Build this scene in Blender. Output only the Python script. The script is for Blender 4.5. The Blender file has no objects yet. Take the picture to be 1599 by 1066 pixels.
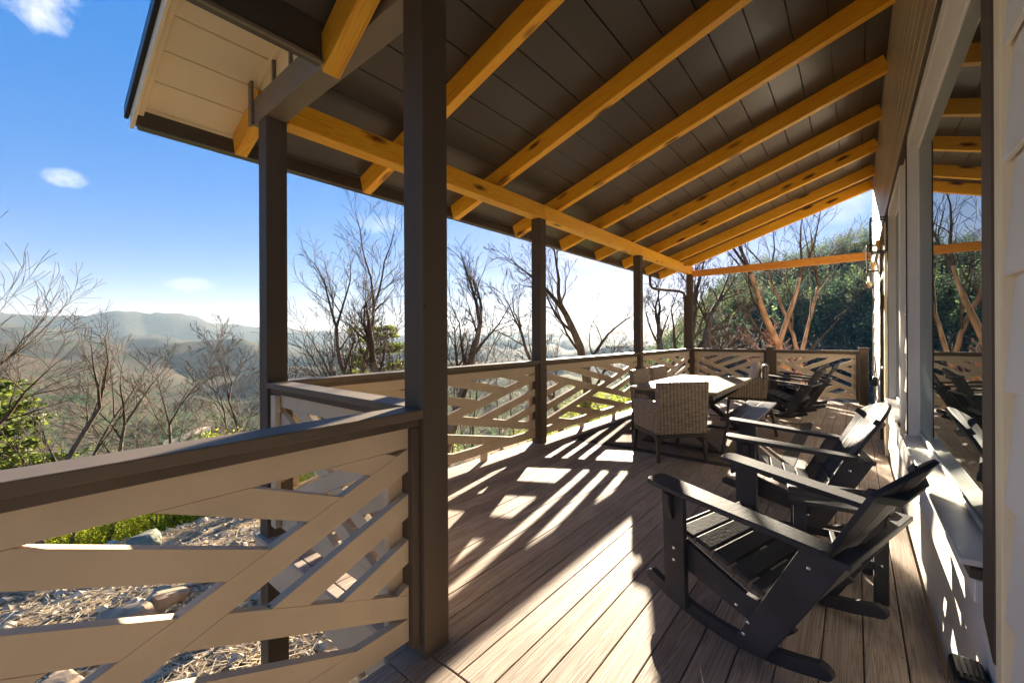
import bpy, math, random
import numpy as np
from mathutils import Vector, Matrix, Euler
R = math.radians
rnd = random.Random(7)
scene = bpy.context.scene
COL = scene.collection

# ------------------------------------------------------------------ camera
cam_d = bpy.data.cameras.new("camera")
cam = bpy.data.objects.new("camera", cam_d)
COL.objects.link(cam)
scene.camera = cam
YAW = math.atan(536 / 650.0)
cam.matrix_world = (Matrix.Translation((0, 0, 1.4)) @ Matrix.Rotation(YAW, 4, 'Z')
                    @ Matrix.Rotation(R(90), 4, 'X') @ Matrix.Rotation(-0.00417, 4, 'Z'))
cam_d.sensor_width = 36
cam_d.lens = 650 / 1599 * 36
cam_d.shift_y = -7.8 / 1599
cam_d.clip_start = 0.03
cam_d.clip_end = 60000

# ------------------------------------------------------------------ light
SUN_AZ, SUN_EL = R(-23.9), R(13.5)      # azimuth clockwise from +Y
sd = Vector((math.sin(SUN_AZ) * math.cos(SUN_EL), math.cos(SUN_AZ) * math.cos(SUN_EL), math.sin(SUN_EL)))
sun_d = bpy.data.lights.new("sun", 'SUN')
sun_d.energy = 3.05
sun_d.angle = R(0.5)
sun_d.color = (1.0, 0.86, 0.66)
sun = bpy.data.objects.new("sun", sun_d)
COL.objects.link(sun)
sun.rotation_euler = (-sd).to_track_quat('-Z', 'Y').to_euler()
sun.location = (0, 0, 30)

world = bpy.data.worlds.new("World")
scene.world = world
world.use_nodes = True
wt = world.node_tree
bg = wt.nodes['Background']
sky = wt.nodes.new('ShaderNodeTexSky')
sky.sky_type = 'NISHITA'
sky.sun_disc = False
sky.sun_elevation = SUN_EL
sky.sun_rotation = SUN_AZ
sky.altitude = 600
sky.air_density = 1.0
sky.dust_density = 0.15
sky.ozone_density = 2.5
bg.inputs['Strength'].default_value = 0.05

def add_clouds():
    N, L = wt.nodes, wt.links
    tc = N.new('ShaderNodeTexCoord')
    noise = N.new('ShaderNodeTexNoise'); noise.inputs['Scale'].default_value = 11; noise.inputs['Detail'].default_value = 9; noise.inputs['Roughness'].default_value = .6
    L.new(tc.outputs['Generated'], noise.inputs['Vector'])
    total = None
    # azimuth, elevation tan, half width, half height, strength
    for az, el, hw, hh, st in CLOUDS:
        a = R(az)
        c = Vector((math.sin(a), math.cos(a), el)).normalized()
        right = Vector((math.cos(a), -math.sin(a), 0)); up = right.cross(c)
        def dot(v):
            d = N.new('ShaderNodeVectorMath'); d.operation = 'DOT_PRODUCT'
            L.new(tc.outputs['Generated'], d.inputs[0]); d.inputs[1].default_value = v
            return d.outputs['Value']
        def math_(op, a_, b_, clamp=False):
            m = N.new('ShaderNodeMath'); m.operation = op; m.use_clamp = clamp
            for i, q in enumerate((a_, b_)):
                if q is None: continue
                if isinstance(q, (int, float)): m.inputs[i].default_value = q
                else: L.new(q, m.inputs[i])
            return m.outputs[0]
        u = math_('DIVIDE', dot(right), hw); v = math_('DIVIDE', dot(up), hh)
        rr = math_('ADD', math_('MULTIPLY', u, u), math_('MULTIPLY', v, v))
        front = math_('GREATER_THAN', dot(c), 0.5)
        f = math_('SUBTRACT', 1.0, rr)
        nz = math_('MULTIPLY', math_('SUBTRACT', noise.outputs['Fac'], 0.5), 5.0)
        f = math_('ADD', f, nz)
        f = math_('MULTIPLY', f, 0.75, True)
        f = math_('MULTIPLY', math_('MULTIPLY', f, front), st)
        total = f if total is None else math_('MAXIMUM', total, f)
    mix = N.new('ShaderNodeMix'); mix.data_type = 'RGBA'
    L.new(total, mix.inputs['Factor'])
    # even out the strong glare round the sun, as the hazy morning sky shows it
    gm = N.new('ShaderNodeGamma'); gm.inputs['Gamma'].default_value = .27; L.new(sky.outputs[0], gm.inputs[0])
    hs = N.new('ShaderNodeHueSaturation'); hs.inputs['Saturation'].default_value = 3.05; hs.inputs['Value'].default_value = 1.02
    tn = N.new('ShaderNodeMix'); tn.data_type = 'RGBA'; tn.blend_type = 'MULTIPLY'; tn.inputs['Factor'].default_value = 1; tn.inputs[7].default_value = (1.012, .972, 1.05, 1)
    L.new(gm.outputs[0], tn.inputs[6]); L.new(tn.outputs[2], hs.inputs['Color'])
    L.new(hs.outputs[0], mix.inputs[6]); mix.inputs[7].default_value = (2.5, 2.5, 2.62, 1)
    L.new(mix.outputs[2], bg.inputs['Color'])
CLOUDS = [(-89.6, 0.555, 0.075, 0.05, .95), (-86.5, 0.262, 0.036, 0.019, .8), (-57.5, 0.262, 0.06, 0.02, .3),
          (-77, 0.10, 0.04, 0.012, .25), (-89, 0.11, 0.05, 0.012, .2), (-30, 0.2, 0.09, 0.03, .3), (0, 0.24, 0.12, .03, .3)]
add_clouds()

scene.view_settings.view_transform = 'Standard'
scene.view_settings.look = 'None'
scene.view_settings.exposure = 3.5
scene.view_settings.gamma = 1
scene.render.engine = 'CYCLES'
scene.cycles.max_bounces = 10
scene.cycles.diffuse_bounces = 7
scene.cycles.transparent_max_bounces = 16
scene.cycles.volume_bounces = 0
scene.cycles.use_denoising = True

# ------------------------------------------------------------------ helpers
class MB:
    """collects faces; build() links them as ONE mesh object"""
    def __init__(s): s.v = []; s.f = []; s.sm = False
    def add(s, vs, fs, M=None):
        n = len(s.v)
        if M is not None: vs = [M @ Vector(q) for q in vs]
        s.v += [tuple(q) for q in vs]; s.f += [tuple(i + n for i in f) for f in fs]
        return s
    def box(s, x0, x1, y0, y1, z0, z1, M=None):
        return s.add([(x0,y0,z0),(x1,y0,z0),(x1,y1,z0),(x0,y1,z0),(x0,y0,z1),(x1,y0,z1),(x1,y1,z1),(x0,y1,z1)],
                     [(0,3,2,1),(4,5,6,7),(0,1,5,4),(1,2,6,5),(2,3,7,6),(3,0,4,7)], M)
    def prism(s, poly, fn, t0, t1, M=None):
        """poly: 2D points CCW, fn(a,b,t)->3D"""
        n = len(poly)
        vs = [fn(a, b, t0) for a, b in poly] + [fn(a, b, t1) for a, b in poly]
        fs = [tuple(range(n))[::-1], tuple(range(n, 2 * n))] + [(i, (i + 1) % n, n + (i + 1) % n, n + i) for i in range(n)]
        return s.add(vs, fs, M)
    def beam(s, p0, p1, w, h, up=(0, 0, 1), w1=None, h1=None):
        p0, p1 = Vector(p0), Vector(p1); d = (p1 - p0).normalized(); up = Vector(up)
        sx = d.cross(up).normalized(); uz = sx.cross(d)
        vs = []
        for p, ww, hh in ((p0, w, h), (p1, w1 or w, h1 or h)):
            for a, b in ((-1,-1),(1,-1),(1,1),(-1,1)): vs.append(p + sx * a * ww / 2 + uz * b * hh / 2)
        return s.add(vs, [(0,1,2,3),(7,6,5,4),(0,4,5,1),(1,5,6,2),(2,6,7,3),(3,7,4,0)])
    def tube(s, pts, rad, n=6, cap=True):
        pts = [Vector(p) for p in pts]; k = len(pts)
        rad = [rad] * k if isinstance(rad, (int, float)) else rad
        ref = Vector((0.3, 0.2, 1)).normalized(); base = len(s.v); t_prev = None; sx = None
        for i, p in enumerate(pts):
            d = (pts[min(i + 1, k - 1)] - pts[max(i - 1, 0)])
            d = d.normalized() if d.length > 1e-9 else Vector((0, 0, 1))
            if sx is None:
                r_ = ref if abs(d.dot(ref)) < .95 else Vector((1, 0, 0))
                sx = d.cross(r_).normalized()
            else:
                sx = (sx - d * sx.dot(d)).normalized()
            sy = d.cross(sx)
            for j in range(n):
                a = 2 * math.pi * j / n
                s.v.append(tuple(p + (sx * math.cos(a) + sy * math.sin(a)) * rad[i]))
        for i in range(k - 1):
            for j in range(n):
                a = base + i * n + j; b = base + i * n + (j + 1) % n
                s.f.append((a, b, b + n, a + n))
        if cap:
            s.f.append(tuple(base + j for j in range(n))[::-1]); s.f.append(tuple(base + (k - 1) * n + j for j in range(n)))
        return s
    def lathe(s, prof, n=16, M=None):
        vs = []; fs = []
        for r, z in prof:
            for j in range(n):
                a = 2 * math.pi * j / n; vs.append((r * math.cos(a), r * math.sin(a), z))
        for i in range(len(prof) - 1):
            for j in range(n):
                a = i * n + j; b = i * n + (j + 1) % n; fs.append((a, b, b + n, a + n))
        return s.add(vs, fs, M)
    def mesh(s, name, mat, smooth=False):
        me = bpy.data.meshes.new(name); me.from_pydata(s.v, [], s.f)
        me.materials.append(mat)
        if smooth: me.polygons.foreach_set('use_smooth', [True] * len(me.polygons))
        me.update()
        return me
    def build(s, name, mat, parent=None, bevel=0, smooth=False, abs_=False, seg=1):
        me = s.mesh(name, mat, smooth)
        o = bpy.data.objects.new(name, me); COL.objects.link(o)
        if parent is not None:
            o.parent = parent
            if abs_: o.matrix_parent_inverse = Matrix.Translation(tot_loc(parent)).inverted()
        if bevel:
            m = o.modifiers.new('bevel', 'BEVEL'); m.width = bevel; m.segments = seg; m.limit_method = 'ANGLE'; m.angle_limit = R(40)
            m.harden_normals = False
        return o

def tot_loc(o):
    v = Vector(o.location)
    while o.parent is not None and o.type == 'EMPTY': o = o.parent; v += Vector(o.location)
    return v if o.type == 'EMPTY' or True else v

def tag(o, label=None, cat=None, group=None, kind=None):
    if label: o['label'] = label
    if cat: o['category'] = cat
    if group: o['group'] = group
    if kind: o['kind'] = kind
    return o

def thing(name, label, cat, loc=(0, 0, 0), rz=0, group=None):
    o = bpy.data.objects.new(name, None); COL.objects.link(o)
    o.empty_display_size = .2
    o.location = loc; o.rotation_euler = (0, 0, rz)
    return tag(o, label, cat, group)

def dup(root, loc, rz, label=None, group=None, scale=None):
    def cp(o, par):
        c = o.copy(); COL.objects.link(c)
        if par is not None: c.parent = par
        for ch in list(o.children): cp(ch, c)
        return c
    r = cp(root, None); r.location = loc; r.rotation_euler = (0, 0, rz)
    if scale: r.scale = (scale,) * 3 if isinstance(scale, (int, float)) else scale
    tag(r, label, None, group)
    return r

def plank(name, mat, parent, p0, p1, w, h, up=(0, 0, 1), bevel=.004, side=None):
    """board with its own local frame, X along its length (for the grain); p0,p1 = centre line, world"""
    p0, p1 = Vector(p0), Vector(p1); d = (p1 - p0); L = d.length; d.normalize()
    sy = Vector(up).cross(d).normalized(); sz = d.cross(sy)
    m = MB().box(-L/2, L/2, -w/2, w/2, -h/2, h/2)
    o = m.build(name, mat, None, bevel)
    M = Matrix((d, sy, sz)).transposed().to_4x4(); M.translation = (p0 + p1) / 2
    if parent is not None:
        o.parent = parent
        M = Matrix.Translation(tot_loc(parent)).inverted() @ M
    o.matrix_basis = M
    return o

# ------------------------------------------------------------------ materials
def new_mat(name):
    m = bpy.data.materials.new(name); m.use_nodes = True
    nt = m.node_tree; b = nt.nodes['Principled BSDF']
    return m, nt, b

def paint(name, col, rough=.5, var=.12, scale=6, bump=.15, stretch=(1, 1, 1), dirt=0, marks=0, island=0.0, spec=.5, bscale=None):
    m, nt, b = new_mat(name); N, L = nt.nodes, nt.links
    tc = N.new('ShaderNodeTexCoord'); mp = N.new('ShaderNodeMapping'); mp.inputs['Scale'].default_value = stretch
    L.new(tc.outputs['Object'], mp.inputs['Vector'])
    n1 = N.new('ShaderNodeTexNoise'); n1.inputs['Scale'].default_value = scale; n1.inputs['Detail'].default_value = 6
    L.new(mp.outputs[0], n1.inputs['Vector'])
    ramp = N.new('ShaderNodeValToRGB')
    lo = [max(0, c * (1 - var)) for c in col]; hi = [min(1, c * (1 + var)) for c in col]
    ramp.color_ramp.elements[0].position = .3; ramp.color_ramp.elements[0].color = (*lo, 1)
    ramp.color_ramp.elements[1].position = .7; ramp.color_ramp.elements[1].color = (*hi, 1)
    L.new(n1.outputs['Fac'], ramp.inputs[0])
    out = ramp.outputs[0]
    if dirt:
        n2 = N.new('ShaderNodeTexNoise'); n2.inputs['Scale'].default_value = 1.7; n2.inputs['Detail'].default_value = 9; n2.inputs['Roughness'].default_value = .7
        L.new(tc.outputs['Object'], n2.inputs['Vector'])
        r2 = N.new('ShaderNodeValToRGB'); r2.color_ramp.elements[0].position = .62; r2.color_ramp.elements[1].position = .78
        r2.color_ramp.elements[0].color = (0, 0, 0, 1); r2.color_ramp.elements[1].color = (dirt,) * 3 + (1,)
        L.new(n2.outputs['Fac'], r2.inputs[0])
        mx = N.new('ShaderNodeMix'); mx.data_type = 'RGBA'
        L.new(r2.outputs[0], mx.inputs['Factor']); L.new(out, mx.inputs[6]); mx.inputs[7].default_value = (.16, .12, .08, 1)
        out = mx.outputs[2]
    if marks:
        vo = N.new('ShaderNodeTexVoronoi'); vo.inputs['Scale'].default_value = 5.2; L.new(tc.outputs['Object'], vo.inputs['Vector'])
        se = N.new('ShaderNodeSeparateColor'); L.new(vo.outputs['Color'], se.inputs[0])
        lt = N.new('ShaderNodeMath'); lt.operation = 'LESS_THAN'; lt.inputs[1].default_value = .045; L.new(vo.outputs['Distance'], lt.inputs[0])
        g2 = N.new('ShaderNodeMath'); g2.operation = 'GREATER_THAN'; g2.inputs[1].default_value = .35; L.new(se.outputs[0], g2.inputs[0])
        # long hairline checks
        mk = N.new('ShaderNodeMapping'); mk.inputs['Scale'].default_value = (2.2, 2.2, 2.2); L.new(tc.outputs['Object'], mk.inputs[0])
        nn = N.new('ShaderNodeTexNoise'); nn.inputs['Scale'].default_value = 3.3; nn.inputs['Detail'].default_value = 10; nn.inputs['Roughness'].default_value = .75; L.new(mk.outputs[0], nn.inputs['Vector'])
        g3 = N.new('ShaderNodeMapRange'); g3.inputs['From Min'].default_value = .66; g3.inputs['From Max'].default_value = .72; L.new(nn.outputs['Fac'], g3.inputs['Value'])
        ml = N.new('ShaderNodeMath'); ml.operation = 'MULTIPLY'; L.new(lt.outputs[0], ml.inputs[0]); L.new(g2.outputs[0], ml.inputs[1])
        mxm = N.new('ShaderNodeMath'); mxm.operation = 'MAXIMUM'; L.new(ml.outputs[0], mxm.inputs[0]); L.new(g3.outputs[0], mxm.inputs[1])
        sc_ = N.new('ShaderNodeMath'); sc_.operation = 'MULTIPLY'; sc_.inputs[1].default_value = marks; L.new(mxm.outputs[0], sc_.inputs[0])
        mm2 = N.new('ShaderNodeMix'); mm2.data_type = 'RGBA'; L.new(sc_.outputs[0], mm2.inputs['Factor']); L.new(out, mm2.inputs[6]); mm2.inputs[7].default_value = (.045, .032, .02, 1)
        out = mm2.outputs[2]
    if island:
        geo = N.new('ShaderNodeNewGeometry'); mr = N.new('ShaderNodeMapRange')
        mr.inputs['To Min'].default_value = 1 - island; mr.inputs['To Max'].default_value = 1 + island
        L.new(geo.outputs['Random Per Island'], mr.inputs['Value'])
        mm = N.new('ShaderNodeVectorMath'); mm.operation = 'SCALE'
        L.new(out, mm.inputs[0]); L.new(mr.outputs[0], mm.inputs['Scale']); out = mm.outputs[0]
    L.new(out, b.inputs['Base Color'])
    rr = N.new('ShaderNodeMapRange'); rr.inputs['To Min'].default_value = max(.05, rough - .12); rr.inputs['To Max'].default_value = min(1, rough + .12)
    L.new(n1.outputs['Fac'], rr.inputs['Value']); L.new(rr.outputs[0], b.inputs['Roughness'])
    b.inputs['Specular IOR Level'].default_value = spec
    if bump:
        n3 = N.new('ShaderNodeTexNoise'); n3.inputs['Scale'].default_value = bscale or scale * 6; n3.inputs['Detail'].default_value = 5
        L.new(mp.outputs[0], n3.inputs['Vector'])
        bp = N.new('ShaderNodeBump'); bp.inputs['Strength'].default_value = bump; bp.inputs['Distance'].default_value = .004
        L.new(n3.outputs['Fac'], bp.inputs['Height']); L.new(bp.outputs[0], b.inputs['Normal'])
    return m

def wood(name, light, dark, knot=(.13, .035, .008), rough=.42, knots=True):
    """board grain along local X; offsets per object"""
    m, nt, b = new_mat(name); N, L = nt.nodes, nt.links
    tc = N.new('ShaderNodeTexCoord'); oi = N.new('ShaderNodeObjectInfo')
    sc = N.new('ShaderNodeMath'); sc.operation = 'MULTIPLY'; sc.inputs[1].default_value = 57; L.new(oi.outputs['Random'], sc.inputs[0])
    cb = N.new('ShaderNodeCombineXYZ'); L.new(sc.outputs[0], cb.inputs[0]); L.new(sc.outputs[0], cb.inputs[1])
    ad = N.new('ShaderNodeVectorMath'); ad.operation = 'ADD'; L.new(tc.outputs['Object'], ad.inputs[0]); L.new(cb.outputs[0], ad.inputs[1])
    mp = N.new('ShaderNodeMapping'); mp.inputs['Scale'].default_value = (.7, 9, 9); L.new(ad.outputs[0], mp.inputs['Vector'])
    n1 = N.new('ShaderNodeTexNoise'); n1.inputs['Scale'].default_value = 1.6; n1.inputs['Detail'].default_value = 3; n1.inputs['Distortion'].default_value = 1.2
    L.new(mp.outputs[0], n1.inputs['Vector'])
    mult = N.new('ShaderNodeMath'); mult.operation = 'MULTIPLY'; mult.inputs[1].default_value = 7; L.new(n1.outputs['Fac'], mult.inputs[0])
    fr = N.new('ShaderNodeMath'); fr.operation = 'PINGPONG'; fr.inputs[1].default_value = .5; L.new(mult.outputs[0], fr.inputs[0])
    ramp = N.new('ShaderNodeValToRGB'); ramp.color_ramp.elements[0].color = (*light, 1); ramp.color_ramp.elements[1].color = (*dark, 1)
    ramp.color_ramp.elements[0].position = .1; ramp.color_ramp.elements[1].position = .55
    L.new(fr.outputs[0], ramp.inputs[0]); out = ramp.outputs[0]
    # per board tint
    hs = N.new('ShaderNodeHueSaturation'); mr = N.new('ShaderNodeMapRange'); mr.inputs['To Min'].default_value = .85; mr.inputs['To Max'].default_value = 1.12
    L.new(oi.outputs['Random'], mr.inputs['Value']); L.new(mr.outputs[0], hs.inputs['Value']); L.new(out, hs.inputs['Color']); out = hs.outputs[0]
    if knots:
        mk = N.new('ShaderNodeMapping'); mk.inputs['Scale'].default_value = (2.6, 9, 9); L.new(ad.outputs[0], mk.inputs['Vector'])
        ns = N.new('ShaderNodeTexNoise'); ns.inputs['Scale'].default_value = 5; L.new(mk.outputs[0], ns.inputs['Vector'])
        mxv = N.new('ShaderNodeMix'); mxv.data_type = 'RGBA'; mxv.inputs['Factor'].default_value = .16
        L.new(mk.outputs[0], mxv.inputs[6]); L.new(ns.outputs['Color'], mxv.inputs[7])
        vo = N.new('ShaderNodeTexVoronoi'); vo.inputs['Scale'].default_value = 1.0; L.new(mxv.outputs[2], vo.inputs['Vector'])
        # only some cells hold a knot
        sepc = N.new('ShaderNodeSeparateColor'); L.new(vo.outputs['Color'], sepc.inputs[0])
        gt = N.new('ShaderNodeMath'); gt.operation = 'GREATER_THAN'; gt.inputs[1].default_value = .55; L.new(sepc.outputs[0], gt.inputs[0])
        kr = N.new('ShaderNodeValToRGB'); kr.color_ramp.elements[0].position = .13; kr.color_ramp.elements[0].color = (1, 1, 1, 1)
        kr.color_ramp.elements[1].position = .30; kr.color_ramp.elements[1].color = (0, 0, 0, 1)
        L.new(vo.outputs['Distance'], kr.inputs[0])
        km = N.new('ShaderNodeMath'); km.operation = 'MULTIPLY'; L.new(kr.outputs[0], km.inputs[0]); L.new(gt.outputs[0], km.inputs[1])
        mx = N.new('ShaderNodeMix'); mx.data_type = 'RGBA'; L.new(km.outputs[0], mx.inputs['Factor']); L.new(out, mx.inputs[6])
        mx.inputs[7].default_value = (*knot, 1); out = mx.outputs[2]
    mc = N.new('ShaderNodeMapping'); mc.inputs['Scale'].default_value = (.55, 26, 26); L.new(ad.outputs[0], mc.inputs[0])
    nc = N.new('ShaderNodeTexNoise'); nc.inputs['Scale'].default_value = 1.3; nc.inputs['Detail'].default_value = 4; L.new(mc.outputs[0], nc.inputs['Vector'])
    rc = N.new('ShaderNodeMapRange'); rc.inputs['From Min'].default_value = .64; rc.inputs['From Max'].default_value = .72; rc.inputs['To Max'].default_value = .65; L.new(nc.outputs['Fac'], rc.inputs['Value'])
    mcx = N.new('ShaderNodeMix'); mcx.data_type = 'RGBA'; L.new(rc.outputs[0], mcx.inputs['Factor']); L.new(out, mcx.inputs[6]); mcx.inputs[7].default_value = (.34, .11, .015, 1)
    out = mcx.outputs[2]
    L.new(out, b.inputs['Base Color']); b.inputs['Roughness'].default_value = rough
    bp = N.new('ShaderNodeBump'); bp.inputs['Strength'].default_value = .12; bp.inputs['Distance'].default_value = .004
    L.new(n1.outputs['Fac'], bp.inputs['Height']); L.new(bp.outputs[0], b.inputs['Normal'])
    return m

def simple(name, col, rough=.5, metal=0, spec=.5, ior=None):
    m, nt, b = new_mat(name)
    b.inputs['Base Color'].default_value = (*col, 1); b.inputs['Roughness'].default_value = rough
    b.inputs['Metallic'].default_value = metal; b.inputs['Specular IOR Level'].default_value = spec
    if ior: b.inputs['IOR'].default_value = ior
    return m

def deck_mat():
    m, nt, b = new_mat('composite_decking'); N, L = nt.nodes, nt.links
    tc = N.new('ShaderNodeTexCoord'); geo = N.new('ShaderNodeNewGeometry')
    sc = N.new('ShaderNodeMath'); sc.operation = 'MULTIPLY'; sc.inputs[1].default_value = 40; L.new(geo.outputs['Random Per Island'], sc.inputs[0])
    cb = N.new('ShaderNodeCombineXYZ'); L.new(sc.outputs[0], cb.inputs[1]); L.new(sc.outputs[0], cb.inputs[2])
    ad = N.new('ShaderNodeVectorMath'); ad.operation = 'ADD'; L.new(tc.outputs['Object'], ad.inputs[0]); L.new(cb.outputs[0], ad.inputs[1])
    mp = N.new('ShaderNodeMapping'); mp.inputs['Scale'].default_value = (15, .32, 15); L.new(ad.outputs[0], mp.inputs['Vector'])
    n1 = N.new('ShaderNodeTexNoise'); n1.inputs['Scale'].default_value = 1.4; n1.inputs['Detail'].default_value = 4; n1.inputs['Distortion'].default_value = .7
    L.new(mp.outputs[0], n1.inputs['Vector'])
    mult = N.new('ShaderNodeMath'); mult.operation = 'MULTIPLY'; mult.inputs[1].default_value = 13; L.new(n1.outputs['Fac'], mult.inputs[0])
    fr = N.new('ShaderNodeMath'); fr.operation = 'PINGPONG'; fr.inputs[1].default_value = .5; L.new(mult.outputs[0], fr.inputs[0])
    ramp = N.new('ShaderNodeValToRGB')
    ramp.color_ramp.elements[0].position = 0.02; ramp.color_ramp.elements[0].color = (.25, .195, .155, 1)
    ramp.color_ramp.elements[1].position = .34; ramp.color_ramp.elements[1].color = (.42, .335, .27, 1)
    L.new(fr.outputs[0], ramp.inputs[0])
    # weathering
    n2 = N.new('ShaderNodeTexNoise'); n2.inputs['Scale'].default_value = 1.1; n2.inputs['Detail'].default_value = 8; n2.inputs['Roughness'].default_value = .65
    L.new(tc.outputs['Object'], n2.inputs['Vector'])
    mr = N.new('ShaderNodeMapRange'); mr.inputs['From Min'].default_value = .3; mr.inputs['From Max'].default_value = .7
    mr.inputs['To Min'].default_value = .8; mr.inputs['To Max'].default_value = 1.2; L.new(n2.outputs['Fac'], mr.inputs['Value'])
    mr2 = N.new('ShaderNodeMapRange'); mr2.inputs['To Min'].default_value = .84; mr2.inputs['To Max'].default_value = 1.14; L.new(geo.outputs['Random Per Island'], mr2.inputs['Value'])
    ml = N.new('ShaderNodeMath'); ml.operation = 'MULTIPLY'; L.new(mr.outputs[0], ml.inputs[0]); L.new(mr2.outputs[0], ml.inputs[1])
    vs = N.new('ShaderNodeVectorMath'); vs.operation = 'SCALE'; L.new(ramp.outputs[0], vs.inputs[0]); L.new(ml.outputs[0], vs.inputs['Scale'])
    L.new(vs.outputs[0], b.inputs['Base Color'])
    b.inputs['Roughness'].default_value = .72; b.inputs['Specular IOR Level'].default_value = .22
    nf = N.new('ShaderNodeTexNoise'); nf.inputs['Scale'].default_value = 6; nf.inputs['Detail'].default_value = 3; L.new(mp.outputs[0], nf.inputs['Vector'])
    av = N.new('ShaderNodeMath'); av.operation = 'ADD'; L.new(fr.outputs[0], av.inputs[0]); L.new(nf.outputs['Fac'], av.inputs[1])
    bp = N.new('ShaderNodeBump'); bp.inputs['Strength'].default_value = .5; bp.inputs['Distance'].default_value = .003
    L.new(av.outputs[0], bp.inputs['Height']); L.new(bp.outputs[0], b.inputs['Normal'])
    return m

def wicker_mat():
    m, nt, b = new_mat('woven_wicker'); N, L = nt.nodes, nt.links
    tc = N.new('ShaderNodeTexCoord'); sp = N.new('ShaderNodeSeparateXYZ'); L.new(tc.outputs['Object'], sp.inputs[0])
    def mth(op, a, c=None):
        k = N.new('ShaderNodeMath'); k.operation = op
        for i, q in enumerate((a, c)):
            if q is None: continue
            if isinstance(q, (int, float)): k.inputs[i].default_value = q
            else: L.new(q, k.inputs[i])
        return k.outputs[0]
    h = mth('ADD', sp.outputs[0], sp.outputs[1])
    P = .042; Q = .014
    row = mth('FLOOR', mth('DIVIDE', sp.outputs[2], Q))
    cf = mth('FRACT', mth('DIVIDE', h, P))
    rib = mth('SINE', mth('MULTIPLY', cf, math.pi))                # strands bulge between the uprights
    alt = mth('SUBTRACT', mth('MULTIPLY', mth('MODULO', row, 2), 2), 1)
    wv = mth('MULTIPLY', mth('SINE', mth('MULTIPLY', cf, 2 * math.pi)), mth('MULTIPLY', alt, .25))
    cyl = mth('SINE', mth('MULTIPLY', mth('FRACT', mth('DIVIDE', sp.outputs[2], Q)), math.pi))
    hgt = mth('MULTIPLY', mth('ADD', mth('MULTIPLY', cyl, .55), .45), mth('ADD', mth('POWER', mth('ABSOLUTE', rib), .4), wv))
    nz = N.new('ShaderNodeTexNoise'); nz.inputs['Scale'].default_value = 1.0
    mp = N.new('ShaderNodeMapping'); mp.inputs['Scale'].default_value = (14, 14, 80); L.new(tc.outputs['Object'], mp.inputs[0]); L.new(mp.outputs[0], nz.inputs['Vector'])
    f = mth('ADD', mth('MULTIPLY', hgt, .55), mth('MULTIPLY', mth('SUBTRACT', nz.outputs['Fac'], .5), .8))
    ramp = N.new('ShaderNodeValToRGB'); L.new(f, ramp.inputs[0])
    ramp.color_ramp.elements[0].position = .05; ramp.color_ramp.elements[0].color = (.07, .05, .035, 1)
    ramp.color_ramp.elements[1].position = .62; ramp.color_ramp.elements[1].color = (.40, .32, .23, 1)
    e = ramp.color_ramp.elements.new(.34); e.color = (.24, .18, .12, 1)
    L.new(ramp.outputs[0], b.inputs['Base Color']); b.inputs['Roughness'].default_value = .55
    bp = N.new('ShaderNodeBump'); bp.inputs['Strength'].default_value = .8; bp.inputs['Distance'].default_value = .004
    L.new(hgt, bp.inputs['Height']); L.new(bp.outputs[0], b.inputs['Normal'])
    return m

def foliage_mat(name, c1, c2, trans=.35):
    m, nt, b = new_mat(name); N, L = nt.nodes, nt.links
    geo = N.new('ShaderNodeNewGeometry'); ramp = N.new('ShaderNodeValToRGB')
    ramp.color_ramp.elements[0].color = (*c1, 1); ramp.color_ramp.elements[1].color = (*c2, 1)
    L.new(geo.outputs['Random Per Island'], ramp.inputs[0]); L.new(ramp.outputs[0], b.inputs['Base Color'])
    b.inputs['Roughness'].default_value = .55; b.inputs['Specular IOR Level'].default_value = .25
    tr = N.new('ShaderNodeBsdfTranslucent'); L.new(ramp.outputs[0], tr.inputs['Color'])
    mx = N.new('ShaderNodeMixShader'); mx.inputs[0].default_value = trans
    L.new(b.outputs[0], mx.inputs[1]); L.new(tr.outputs[0], mx.inputs[2]); L.new(mx.outputs[0], nt.nodes['Material Output'].inputs['Surface'])
    return m

def crown_mat(name, c1, c2, c3, trans=.4):
    m, nt, b = new_mat(name); N, L = nt.nodes, nt.links
    at = N.new('ShaderNodeAttribute'); at.attribute_name = 'tint'
    geo = N.new('ShaderNodeNewGeometry')
    ramp = N.new('ShaderNodeValToRGB'); ramp.color_ramp.elements[0].color = (*c1, 1); ramp.color_ramp.elements[1].color = (*c3, 1)
    e = ramp.color_ramp.elements.new(.55); e.color = (*c2, 1)
    L.new(at.outputs['Fac'], ramp.inputs[0])
    mr = N.new('ShaderNodeMapRange'); mr.inputs['To Min'].default_value = .65; mr.inputs['To Max'].default_value = 1.35; L.new(geo.outputs['Random Per Island'], mr.inputs['Value'])
    vs = N.new('ShaderNodeVectorMath'); vs.operation = 'SCALE'; L.new(ramp.outputs[0], vs.inputs[0]); L.new(mr.outputs[0], vs.inputs['Scale'])
    L.new(vs.outputs[0], b.inputs['Base Color']); b.inputs['Roughness'].default_value = .8; b.inputs['Specular IOR Level'].default_value = .1
    tr = N.new('ShaderNodeBsdfTranslucent'); L.new(vs.outputs[0], tr.inputs['Color'])
    mx = N.new('ShaderNodeMixShader'); mx.inputs[0].default_value = trans
    L.new(b.outputs[0], mx.inputs[1]); L.new(tr.outputs[0], mx.inputs[2]); L.new(mx.outputs[0], nt.nodes['Material Output'].inputs['Surface'])
    return m

def bark_mat(name, c1, c2):
    return paint(name, [(a + b_) / 2 for a, b_ in zip(c1, c2)], .9, .45, 7, .9, (1, 1, .35), bscale=30, spec=.15)

def rock_mat(name, col):
    return paint(name, col, .85, .35, 4, .9, island=.25, bscale=18, spec=.2)

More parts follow.
